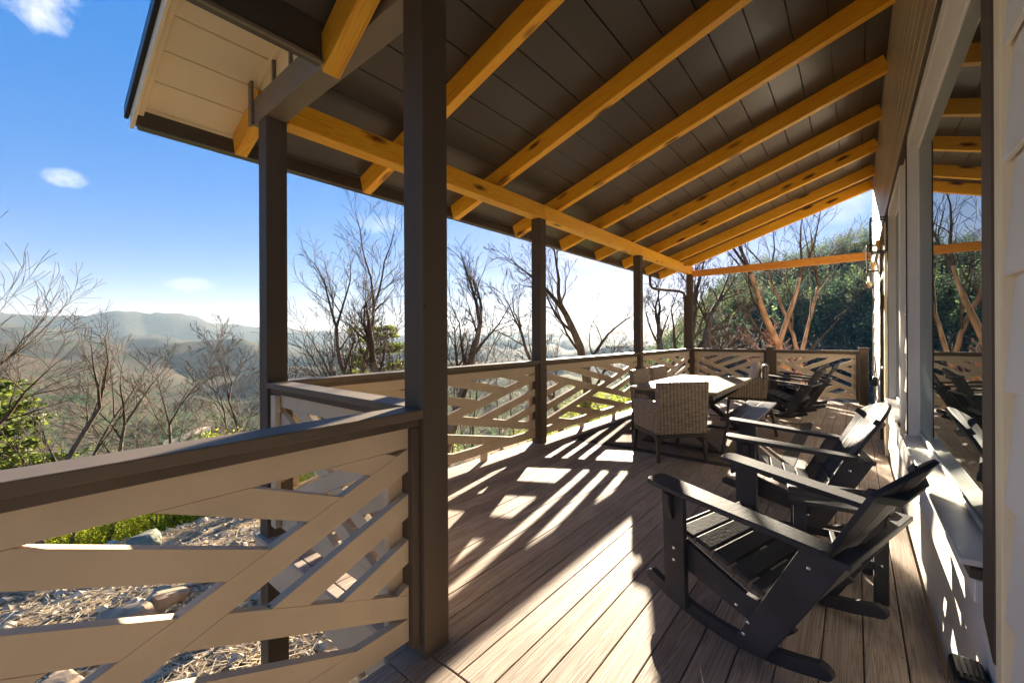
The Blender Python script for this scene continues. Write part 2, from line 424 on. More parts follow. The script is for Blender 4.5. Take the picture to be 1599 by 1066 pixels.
def terrain_mat():
    m, nt, b = new_mat('wooded_ground'); N, L = nt.nodes, nt.links
    tc = N.new('ShaderNodeTexCoord')
    geo = N.new('ShaderNodeNewGeometry')
    dist = N.new('ShaderNodeVectorMath'); dist.operation = 'LENGTH'; L.new(tc.outputs['Object'], dist.inputs[0])
    # near litter
    n1 = N.new('ShaderNodeTexNoise'); n1.inputs['Scale'].default_value = 9; n1.inputs['Detail'].default_value = 10; n1.inputs['Roughness'].default_value = .75
    L.new(tc.outputs['Object'], n1.inputs['Vector'])
    r1 = N.new('ShaderNodeValToRGB'); r1.color_ramp.elements[0].position = .38; r1.color_ramp.elements[0].color = (.12, .085, .05, 1)
    r1.color_ramp.elements[1].position = .62; r1.color_ramp.elements[1].color = (.48, .36, .22, 1); L.new(n1.outputs['Fac'], r1.inputs[0])
    # far woods: bare brown, green pine patches
    n2 = N.new('ShaderNodeTexNoise'); n2.inputs['Scale'].default_value = .016; n2.inputs['Detail'].default_value = 12; n2.inputs['Roughness'].default_value = .74
    L.new(tc.outputs['Object'], n2.inputs['Vector'])
    r2 = N.new('ShaderNodeValToRGB'); els = r2.color_ramp.elements
    els[0].position = .40; els[0].color = (.085, .062, .042, 1); els[1].position = .62; els[1].color = (.028, .055, .02, 1)
    e = els.new(.53); e.color = (.062, .052, .034, 1)
    L.new(n2.outputs['Fac'], r2.inputs[0])
    n3 = N.new('ShaderNodeTexVoronoi'); n3.inputs['Scale'].default_value = .13; L.new(tc.outputs['Object'], n3.inputs['Vector'])
    mr = N.new('ShaderNodeMapRange'); mr.inputs['From Max'].default_value = .8; mr.inputs['To Min'].default_value = 1.15; mr.inputs['To Max'].default_value = .75
    L.new(n3.outputs['Distance'], mr.inputs['Value'])
    vs = N.new('ShaderNodeVectorMath'); vs.operation = 'SCALE'; L.new(r2.outputs[0], vs.inputs[0]); L.new(mr.outputs[0], vs.inputs['Scale'])
    lift = N.new('ShaderNodeMapRange'); lift.inputs['From Min'].default_value = 700; lift.inputs['From Max'].default_value = 3000  # nearer valley coloured brighter than the far ridges, standing for its sunlit floor
    lift.inputs['To Min'].default_value = .95; lift.inputs['To Max'].default_value = .85; L.new(dist.outputs['Value'], lift.inputs['Value'])
    v2 = N.new('ShaderNodeVectorMath'); v2.operation = 'SCALE'; L.new(vs.outputs[0], v2.inputs[0]); L.new(lift.outputs[0], v2.inputs['Scale']); vs = v2
    f = N.new('ShaderNodeMapRange'); f.inputs['From Min'].default_value = 14; f.inputs['From Max'].default_value = 60; L.new(dist.outputs['Value'], f.inputs['Value'])
    mx = N.new('ShaderNodeMix'); mx.data_type = 'RGBA'; L.new(f.outputs[0], mx.inputs['Factor']); L.new(r1.outputs[0], mx.inputs[6]); L.new(vs.outputs[0], mx.inputs[7])
    L.new(mx.outputs[2], b.inputs['Base Color']); b.inputs['Roughness'].default_value = 1; b.inputs['Specular IOR Level'].default_value = .05
    bp = N.new('ShaderNodeBump'); bp.inputs['Strength'].default_value = .8; bp.inputs['Distance'].default_value = .05; L.new(n1.outputs['Fac'], bp.inputs['Height'])
    bp2 = N.new('ShaderNodeBump'); bp2.inputs['Strength'].default_value = .45; bp2.inputs['Distance'].default_value = 3; bp2.invert = True
    L.new(n3.outputs['Distance'], bp2.inputs['Height']); L.new(bp.outputs[0], bp2.inputs['Normal']); L.new(bp2.outputs[0], b.inputs['Normal'])
    return m

DARK = paint('dark_brown_paint', (.105, .080, .058), .6, .25, 3, .6, (1, 1, .12), dirt=.12, marks=.6, spec=.14)
WORN = paint('worn_brown_rail_paint', (.125, .094, .063), .55, .18, 2.5, .35, dirt=.3, marks=.6, spec=.35)
TAN = paint('tan_paint', (.54, .43, .295), .55, .10, 3, .4, dirt=.45, marks=.7, spec=.3)
CEIL = paint('dark_ceiling_paint', (.068, .059, .052), .34, .15, 1.5, .25, marks=.5, island=.12, bscale=9)
SOFF = paint('cream_soffit_paint', (.86, .73, .47), .5, .06, 2, .1, island=.05)
GREY = paint('grey_brown_paint', (.19, .15, .105), .45, .1, 3, .25)
PINE = wood('pine_rafter_wood', (1.0, .545, .04), (.92, .37, .015))
CEDAR = wood('reddish_pine_wood', (.80, .36, .07), (.62, .23, .04))
DECK = deck_mat()
SIDE = paint('white_siding_paint', (.76, .73, .67), .6, .04, 3, .12, dirt=.25)
UPPER = paint('taupe_board_paint', (.42, .35, .26), .4, .12, 2, .15, island=.1)
WHITE = paint('white_window_frame', (.78, .75, .69), .4, .04, 4, .05, dirt=.15)
BLACKW = paint('black_lumber', (.052, .052, .057), .66, .25, 5, .35, (1, 1, 1), bscale=60, spec=.16)
METAL = simple('steel_screw', (.7, .7, .68), .25, 1)
WICK = wicker_mat()
LEGM = paint('dark_leg_paint', (.035, .03, .027), .45, .2, 5, .1)
TOPM = paint('pale_stone_tabletop', (.21, .172, .125), .8, .12, 9, .08, dirt=.1, spec=.12)
BENCH = paint('dark_bench_slats', (.035, .032, .034), .42, .2, 6, .1, island=.2)
CUSH = paint('oatmeal_fabric', (.52, .46, .38), .9, .08, 30, .5, bscale=180)
BLACKM = simple('black_metal', (.012, .012, .013), .35, .3)
BRASS = simple('brass', (.75, .45, .16), .3, 1)
BARK = bark_mat('grey_bark', (.10, .078, .056), (.22, .17, .12))
BARKLIT = bark_mat('orange_lit_bark', (.26, .15, .08), (.46, .29, .16))  # bark with the orange of low sunlight mixed into its colour
TWIG = paint('twig_bark', (.085, .062, .044), .9, .3, 5, 0, spec=.1)
TWIGO = paint('pink_twig_bark', (.42, .24, .17), .9, .2, 5, 0, spec=.1)
LEAFY = foliage_mat('yellow_green_leaves', (.19, .24, .018), (.46, .49, .045), .65)
PINEG = foliage_mat('pine_needles', (.06, .10, .015), (.24, .28, .04), .45)
CANOPY = crown_mat('bare_tree_crowns', (.095, .085, .07), (.15, .125, .095), (.22, .19, .145), .35)
CANOPYG = crown_mat('pine_crowns', (.05, .10, .065), (.09, .145, .08), (.19, .24, .09), .5)
ROCK = rock_mat('pale_stone', (.40, .29, .19))
ROCKM = rock_mat('mossy_stone', (.2, .2, .14))

def glass_pane_mat():
    m, nt, b = new_mat('window_glass'); N, L = nt.nodes, nt.links
    fr = N.new('ShaderNodeFresnel'); fr.inputs['IOR'].default_value = 5.0
    gl = N.new('ShaderNodeBsdfGlossy'); gl.inputs['Roughness'].default_value = 0.0; gl.inputs['Color'].default_value = (.9, .96, .96, 1)
    b.inputs['Base Color'].default_value = (.02, .028, .028, 1); b.inputs['Specular IOR Level'].default_value = 0; b.inputs['Roughness'].default_value = .6
    nz = N.new('ShaderNodeTexNoise'); nz.inputs['Scale'].default_value = 1.3; tc = N.new('ShaderNodeTexCoord'); L.new(tc.outputs['Object'], nz.inputs['Vector'])
    bp = N.new('ShaderNodeBump'); bp.inputs['Strength'].default_value = .03; bp.inputs['Distance'].default_value = .01; L.new(nz.outputs['Fac'], bp.inputs['Height'])
    L.new(bp.outputs[0], gl.inputs['Normal'])
    mx = N.new('ShaderNodeMixShader'); L.new(fr.outputs[0], mx.inputs[0]); L.new(b.outputs[0], mx.inputs[1]); L.new(gl.outputs[0], mx.inputs[2])
    L.new(mx.outputs[0], nt.nodes['Material Output'].inputs['Surface'])
    return m
GLASS = glass_pane_mat()
def clear_mat():
    m, nt, b = new_mat('clear_lantern_glass'); N, L = nt.nodes, nt.links
    tr = N.new('ShaderNodeBsdfTransparent'); gl = N.new('ShaderNodeBsdfGlossy'); gl.inputs['Roughness'].default_value = .03
    mx = N.new('ShaderNodeMixShader'); mx.inputs[0].default_value = .05
    L.new(tr.outputs[0], mx.inputs[1]); L.new(gl.outputs[0], mx.inputs[2]); L.new(mx.outputs[0], nt.nodes['Material Output'].inputs['Surface'])
    return m
CLEAR = clear_mat()
def emit(name, col, s):
    m, nt, b = new_mat(name)
    b.inputs['Base Color'].default_value = (*col, 1); b.inputs['Emission Color'].default_value = (*col, 1); b.inputs['Emission Strength'].default_value = s
    return m
BULB = emit('lit_bulb', (1, .72, .38), 3.0)
RUGM = None
def rug_mat():
    m, nt, b = new_mat('striped_rug'); N, L = nt.nodes, nt.links
    tc = N.new('ShaderNodeTexCoord')
    mp = N.new('ShaderNodeMapping'); mp.inputs['Scale'].default_value = (6, 60, 1); L.new(tc.outputs['Object'], mp.inputs[0])
    nz = N.new('ShaderNodeTexNoise'); nz.inputs['Scale'].default_value = 2; nz.inputs['Detail'].default_value = 6; L.new(mp.outputs[0], nz.inputs['Vector'])
    r = N.new('ShaderNodeValToRGB'); r.color_ramp.elements[0].position = .35; r.color_ramp.elements[0].color = (.085, .06, .045, 1)
    r.color_ramp.elements[1].position = .65; r.color_ramp.elements[1].color = (.25, .18, .13, 1); L.new(nz.outputs['Fac'], r.inputs[0])
    sp = N.new('ShaderNodeSeparateXYZ'); L.new(tc.outputs['Object'], sp.inputs[0])
    def mth(op, a, c=None):
        k = N.new('ShaderNodeMath'); k.operation = op
        for i, q in enumerate((a, c)):
            if q is None: continue
            if isinstance(q, (int, float)): k.inputs[i].default_value = q
            else: L.new(q, k.inputs[i])
        return k.outputs[0]
    ax = mth('GREATER_THAN', mth('ABSOLUTE', sp.outputs[0]), 1.10); ay = mth('GREATER_THAN', mth('ABSOLUTE', sp.outputs[1]), 1.42)
    fac = mth('MAXIMUM', ax, ay)
    mx = N.new('ShaderNodeMix'); mx.data_type = 'RGBA'; L.new(fac, mx.inputs['Factor']); L.new(r.outputs[0], mx.inputs[6]); mx.inputs[7].default_value = (.035, .03, .03, 1)
    L.new(mx.outputs[2], b.inputs['Base Color']); b.inputs['Roughness'].default_value = .95
    bp = N.new('ShaderNodeBump'); bp.inputs['Strength'].default_value = .5; bp.inputs['Distance'].default_value = .004; L.new(nz.outputs['Fac'], bp.inputs['Height']); L.new(bp.outputs[0], b.inputs['Normal'])
    return m
RUGM = rug_mat()

# ------------------------------------------------------------------ terrain
def interp(x, tab):
    return float(np.interp(x, [t[0] for t in tab], [t[1] for t in tab]))
RIDGES = [
 (520, [(-110,-.15),(-90.4,-.118),(-83.6,-.140),(-79.3,-.130),(-75.4,-.147),(-70.4,-.163),(-53.4,-.17),(-30.8,-.13),(-20,-.1)]),
 (1100, [(-110,-.07),(-90.4,-.055),(-84.5,-.0675),(-82.7,-.079),(-79.8,-.103),(-75.4,-.106),(-70.4,-.123),(-53.4,-.126),(-30.8,-.099),(-20,-.08)]),
 (2000, [(-90.4,-.0228),(-88.2,-.028),(-84.5,-.037),(-79.2,-.056),(-77.1,-.0765),(-70.4,-.0636),(-53.4,-.0734),(-30.8,-.061)]),
 (3300, [(-90.4,-.0063),(-86.2,-.0136),(-82.2,-.0196),(-80.3,-.0122),(-78.4,-.0067),(-76,-.0171),(-70.3,-.0227),(-64.3,-.030),(-53.3,-.0286),(-39.5,-.035),(-26.5,-.023)]),
 (5200, [(-90.4,.0228),(-88.2,.0196),(-85.8,.0117),(-82.2,.0087),(-79.2,.0005),(-75.4,-.0123),(-70.3,-.0187),(-59.8,-.0127),(-48.3,-.0143),(-30.8,-.0079)]),
 (8500, [(-100,.03),(-90.4,.0384),(-88.2,.0318),(-84.9,.0367),(-82.7,.0468),(-79.2,.0431),(-75.4,.0339),(-70.3,.0196),(-59.8,.0089),(-48.3,.0085),(-35.1,.0046),(-22.4,.0005)]),
]
HILL = [(-30,-.02),(-27.4,-.0156),(-22.4,-.0009),(-19.2,.0104),(-15.5,.0267),(-12.6,.0738),(-8.5,.126),(-4.8,.1496),(-1.9,.1647),(.5,.1778),(3.2,.1951),(7.6,.2012),(40,.2),(90,.1),(180,.03)]

def sstep(a, b, x):
    t = min(1, max(0, (x - a) / (b - a))); return t * t * (3 - 2 * t)
def near_z(x, y):
    d = math.hypot(max(0, -x - 2.5), max(0, y - 11.5))
    left = -1.35 - .13 * d - .32 * max(0, d - 8.0)
    d2 = max(0, y - 16)
    right = -.55 - .05 * max(0, y - 11.5) - .25 * max(0, d2 - 4)
    w = sstep(-2.5, 1.5, x) * sstep(4, 11, y)
    z = left * (1 - w) + right * w
    return z + .09 * math.sin(x * 1.3 + 1.1 * y) * math.sin(y * .9 - .4 * x) + .04 * math.sin(3.1 * x) * math.sin(2.7 * y + 1)
def far_tab(phi):
    """list of (r, z) for an azimuth in degrees clockwise from +Y"""
    wr = sstep(-32, -15, phi) if phi < 100 else 1 - sstep(200, 250, phi)
    hv = interp(phi, HILL)
    pl = phi if phi <= 180 else phi - 360
    t = [(30, (-.50 * (1 - wr) + -.20 * wr)), (60, -.48 * (1 - wr) - .17 * wr), (110, -.38 * (1 - wr) - .08 * wr), (200, -.28 * (1 - wr) + (hv * .45) * wr), (330, -.21 * (1 - wr) + hv * wr)]
    prev = None
    for r, tab in RIDGES:
        v = interp(pl, tab)
        if prev is not None: t.append(((prev[0] * r) ** .5, min(prev[1], v) - .022 - .012 * (1100 / r) ** .5 * .5))
        elif wr > .5: t.append((430, hv * .7 * wr + -.2 * (1 - wr)))
        vv = v if wr < .5 else v * (1 - wr) - .02 * wr
        t.append((r, vv)); prev = (r, vv)
    t.append((11000, -.05))
    return t
def hash2(ix, iy):
    h = np.sin(ix * 127.1 + iy * 311.7) * 43758.5453; return h - np.floor(h)
def vnoise(x, y):
    xi, yi = np.floor(x), np.floor(y); xf, yf = x - xi, y - yi
    u, v = xf * xf * (3 - 2 * xf), yf * yf * (3 - 2 * yf)
    return (hash2(xi, yi) * (1 - u) + hash2(xi + 1, yi) * u) * (1 - v) + (hash2(xi, yi + 1) * (1 - u) + hash2(xi + 1, yi + 1) * u) * v
_ftc = {}
def ground_z(x, y):
    r = math.hypot(x, y)
    nz = near_z(x, y)
    if r < 12: return nz
    phi = math.degrees(math.atan2(x, y)); phi = phi if phi > -135 else phi + 360
    key = round(phi * 2) / 2
    if key not in _ftc: _ftc[key] = far_tab(key)
    k2 = key + (.5 if phi > key else -.5)
    if k2 not in _ftc: _ftc[k2] = far_tab(k2)
    w = abs(phi - key) / .5
    def val(tb):
        ts = [q[1] for q in tb]; rs = [math.log(q[0]) for q in tb]
        lr = math.log(max(r, 30.0)); i = 0
        while i < len(rs) - 2 and lr > rs[i + 1]: i += 1
        f = min(1, max(0, (lr - rs[i]) / (rs[i + 1] - rs[i]))); f = f * f * (3 - 2 * f)
        return ts[i] * (1 - f) + ts[i + 1] * f
    tt = val(_ftc[key]) * (1 - w) + val(_ftc[k2]) * w
    fz = 1.4 + r * tt
    b = sstep(12, 32, r)
    z = nz * (1 - b) + fz * b
    if r > 60:
        a = min(1, (r - 60) / 200)
        s1 = min(r * .16, 320.)
        z += a * (float(vnoise(x / s1 + 3.3, y / s1 + 9.1)) - .5) * min(r * .036, 120)
        s2 = s1 / 3.3
        z += a * (float(vnoise(x / s2 + 13.3, y / s2 + 2.1)) - .5) * min(r * .016, 45)
    return z

def build_terrain():
    rs = [0.0]; r = .35
    while r < 11000: rs.append(r); r *= 1.042
    phis = list(np.arange(-104, 16, .45)) + list(np.arange(16, 256, 3.0))
    V = [(0, 0, ground_z(0.01, 0.01))]; F = []
    n = len(phis)
    for r in rs[1:]:
        for p in phis:
            a = R(p); x, y = r * math.sin(a), r * math.cos(a); V.append((x, y, ground_z(x, y)))
    for j in range(n): F.append((0, 1 + (j + 1) % n, 1 + j))
    for i in range(len(rs) - 2):
        for j in range(n):
            a = 1 + i * n + j; b = 1 + i * n + (j + 1) % n; F.append((a, b, b + n, a + n))
    me = bpy.data.meshes.new('ground'); me.from_pydata(V, [], F); me.materials.append(terrain_mat())
    me.polygons.foreach_set('use_smooth', [True] * len(me.polygons)); me.update()
    o = bpy.data.objects.new('ground', me); COL.objects.link(o); tag(o, kind='structure')
build_terrain()

# ------------------------------------------------------------------ deck
WX = .285                      # wall face
PX = -3.23                     # outer post line
PY = [1.22, 4.48, 7.75, 11.0]  # outer posts
P1 = (-1.51, 1.215)
def build_deck():
    t = thing('deck', 'brown composite deck of long boards running along the white house wall', 'deck', (-1.5, 5, 0))
    m = MB(); k = 0
    x1 = WX - .004
    edges = [.1655 + .0]
    x = .1655
    xs = []
    while x > -3.12: xs.append(x); x -= .1443
    spans = [(xs[0] + .005, WX - .004)] + [(xs[i + 1] + .005, xs[i]) for i in range(len(xs) - 1)] + [(-3.10, xs[-1])]
    lr = random.Random(3)
    for (a, b) in spans:
        y0 = 1.185
        cuts = [y0]
        j = y0 + lr.uniform(1.5, 4.9)
        if a > .1: j = 4.18
        while j < 10.9: cuts.append(j); j += 4.88
        cuts.append(11.0)
        for c0, c1 in zip(cuts, cuts[1:]):
            m.box(a, b, c0 + .0025, c1 - .0025, -.025, 0)
    # front part, boards across then along
    m.box(-1.60, WX - .006, 1.045, 1.18, -.025, 0)
    for (a, b) in spans:
        if a > -1.63: m.box(max(a, -1.60), b, -2.5, 1.04, -.025, 0)
    m.build('deck_boards', DECK, t, bevel=.003, abs_=True, seg=2)
    m = MB()
    m.box(-3.345, -3.105, 1.12, 11.12, -.026, .0005); m.box(-3.10, WX - .004, 11.005, 11.12, -.026, 0.0005)
    m.box(-3.10, -1.605, 1.12, 1.18, -.026, .0005)
    m.build('border_board', DECK, t, bevel=.003, abs_=True)
    m = MB()
    m.box(-3.335, -3.297, 1.13, 11.1, -.27, -.027); m.box(-3.296, WX - .01, 11.062, 11.1, -.27, -.027)
    m.box(-3.296, -1.59, 1.13, 1.168, -.27, -.027); m.box(-1.59, -1.552, -2.5, 1.168, -.27, -.027)
    m.build('rim_board', TAN, t, bevel=.003, abs_=True)
    m = MB()
    for i in range(25):
        y = 1.25 + i * .4
        m.box(-3.29, WX - .02, y, y + .038, -.265, -.0275)
    for i in range(9):
        y = -2.4 + i * .4
        m.box(-1.55, WX - .02, y, y + .038, -.265, -.0275)
    m.build('joist', GREY, t, abs_=True)
    # boards' fastener dots
    m = MB(); rr = random.Random(5)
    for (a, b) in spans:
        for i in range(25):
            y = 1.269 + i * .4
            if y < 1.3: continue
            for xx in (a + .012, b - .012):
                if y < 5.5: m.box(xx - .0028, xx + .0028, y - .0028, y + .0028, -.002, .0006)
    tag(m.build('deck_screws', LEGM, t, abs_=True), kind='stuff')
build_deck()

# ------------------------------------------------------------------ posts
PW = .14
def post(x, y, z0, z1, label, name='porch_post', cat='post', cap=False, w=PW):
    t = thing(name, label, cat, (x, y, z0))
    MB().box(-w/2, w/2, -w/2, w/2, 0, z1 - z0).build('shaft', DARK, t, bevel=.006, seg=2)
    if cap:
        m = MB(); m.box(-w/2 - .008, w/2 + .008, -w/2 - .008, w/2 + .008, z1 - z0 + .001, z1 - z0 + .02)
        m.build('post_cap', DARK, t, bevel=.006, seg=2)
    return t
BB = 2.945   # beam underside
post(PX, PY[0], -2.2, BB - .001, 'dark brown corner post rising from the rocky ground, left of the nearest post')
post(*P1, 0.0005, BB - .001, 'thick dark brown post nearest the camera, the near railing butts into it')
post(PX, PY[1], -2.2, BB - .001, 'dark brown post on the outer railing, the first one right of the nearest post')
post(PX, PY[2], -2.2, BB - .001, 'dark brown post on the outer railing behind the wicker side chairs')
post(PX, PY[3], -2.2, BB - .001, 'dark brown post at the far outer corner of the porch with the downspout beside it')
post(-1.485, 11.0, -1.2, 1.13, 'short dark railing post in the middle of the far railing', 'railing_post', 'post', True, .15)
post(.13, 11.0, -1.2, 1.125, 'short dark railing post against the house wall at the end of the far railing', 'railing_post', 'post', True, .15)

# ------------------------------------------------------------------ railings
def clip(poly, a, b, c):
    """keep a*x+b*y<=c"""
    out = []
    for i in range(len(poly)):
        p, q = poly[i], poly[(i + 1) % len(poly)]
        fp, fq = a * p[0] + b * p[1] - c, a * q[0] + b * q[1] - c
        if fp <= 0: out.append(p)
        if (fp < 0 < fq) or (fq < 0 < fp):
            s_ = fp / (fp - fq); out.append((p[0] + (q[0] - p[0]) * s_, p[1] + (q[1] - p[1]) * s_))
    return out
def railing(p0, p1, label, outward, z_off=0, stubs=2, flip=False):
    """p0,p1: ends (x,y) on the rail centre line; outward: side the tan cleats stand on"""
    p0, p1 = Vector((*p0, 0)), Vector((*p1, 0)); L = (p1 - p0).length; d = (p1 - p0) / L; nrm = Vector((*outward, 0))
    t = thing('chevron_railing', label, 'railing', ((p0 + p1) / 2))
    c = (p0 + p1) / 2
    def fn(a, b, tt):
        q = p0 + d * a + nrm * tt - c; return (q.x, q.y, b)
    def bar(a0, a1, z0, z1, t0, t1, name, mat, bev=.004):
        m = MB(); poly = [(a0, z0), (a1, z0), (a1, z1), (a0, z1)]
        m.prism(poly, fn, t0, t1)
        fixn(m); return m.build(name, mat, t, bevel=bev, seg=2)
    bar(0, L, 1.048, 1.086, -.07, .07, 'top_rail', WORN)
    bar(.001, L - .001, 1.011, 1.047, -.045, .045, 'sub_rail', DARK)
    J = .042
    bar(0.002, J, 0.06, 1.010, -.045, .03, 'side_rail', DARK); bar(L - J, L - .002, .06, 1.010, -.045, .03, 'side_rail', DARK)
    bar(J + .001, J + .075, .10, 1.005, .0225, .060, 'cleat', TAN); bar(L - J - .075, L - J - .001, .10, 1.005, .0225, .060, 'cleat', TAN)
    for f in ((.33, .68) if stubs == 2 else (.5,)):
        bar(L * f - .045, L * f + .045, .001, .0895, -.018, .018, 'support_block', TAN)
    # lattice
    a0, a1 = J + .002, L - J - .002; W = a1 - a0
    z0, z1, zt, zb = .09, 1.010, .921, .185
    mD = (.87 - .235) / W
    hb = .0455 * math.sqrt(1 + mD * mD)
    dz = .197; g = .0012
    m = MB()
    def put(poly):
        if len(poly) < 3: return
        if flip: poly = [(a0 + a1 - q[0], q[1]) for q in poly][::-1]
        ar = sum(poly[i][0] * poly[(i+1) % len(poly)][1] - poly[(i+1) % len(poly)][0] * poly[i][1] for i in range(len(poly)))
        if abs(ar) < .0012: return
        q = MB(); q.prism(poly, fn, -.019, .019); fixn(q); m.add(q.v, q.f)
    rect = [(a0, z0), (a1, z0), (a1, z1), (a0, z1)]
    put([(a0, zt), (a1, zt), (a1, z1), (a0, z1)]); put([(a0, z0), (a1, z0), (a1, zb), (a0, zb)])
    inner = [(a0, zb + g), (a1, zb + g), (a1, zt - g), (a0, zt - g)]
    # lines: D z = .235 + mD (s-a0)   E z = .87 - mD (s-a0)
    def below(poly, k, c0): return clip(poly, -k, 1, c0 - k * a0)      # z <= c0 + k(s-a0)
    def above(poly, k, c0): return clip(poly, k, -1, -(c0 - k * a0))
    def strip(poly, k, c0, h=hb): return above(below(poly, k, c0 + h), k, c0 - h)
    cD, cE = .235, .87
    put(strip(inner, mD, cD))                                              # D through
    put(below(strip(inner, -mD, cE), mD, cD - hb - g)); put(above(strip(inner, -mD, cE), mD, cD + hb + g))
    Z = dz
    for i in range(1, 6):
        # left: rising boards between E (above) and D (below)
        q = below(strip(inner, mD, cD + Z * i), -mD, cE - hb - g); put(above(q, mD, cD + hb + g))
        # right: rising boards below D, above E
        q = above(strip(inner, mD, cD - Z * i), -mD, cE + hb + g); put(below(q, mD, cD - hb - g))
        # top: descending above E, above D
        q = above(strip(inner, -mD, cE + Z * i), mD, cD + hb + g); put(above(q, -mD, cE + hb + g))
        # bottom: descending below E, below D
        q = below(strip(inner, -mD, cE - Z * i), mD, cD - hb - g); put(below(q, -mD, cE - hb - g))
    m.build('lattice_boards', TAN, t, bevel=.0022)
    return t
def fixn(m):
    pass
H_ = PW / 2 + .001
railing((-1.51, -.53), (-1.51, P1[1] - H_), 'near railing in front of the camera, chevron boards under a dark top rail', (-1, 0), stubs=1)
railing((PX + H_, 1.215), (P1[0] - H_, 1.215), 'short sunlit railing joining the ground-standing corner post to the nearest post', (0, -1), stubs=1, flip=False)
railing((PX, PY[0] + H_), (PX, PY[1] - H_), 'outer railing panel seen on both sides of the nearest post', (-1, 0))
railing((PX, PY[1] + H_), (PX, PY[2] - H_), 'outer railing panel left of the front wicker chair, yellow green leaves behind', (-1, 0))
railing((PX, PY[2] + H_), (PX, PY[3] - H_), 'outer railing panel behind the wicker side chairs, up to the far corner post', (-1, 0))
railing((PX + H_, 11.0), (-1.485 - .076, 11.0), 'far railing panel behind the head of the dining table', (0, 1), stubs=1, flip=True)
railing((-1.485 + .076, 11.0), (.13 - .076, 11.0), 'far railing panel behind the two distant rocking chairs', (0, 1), stubs=1, flip=True)

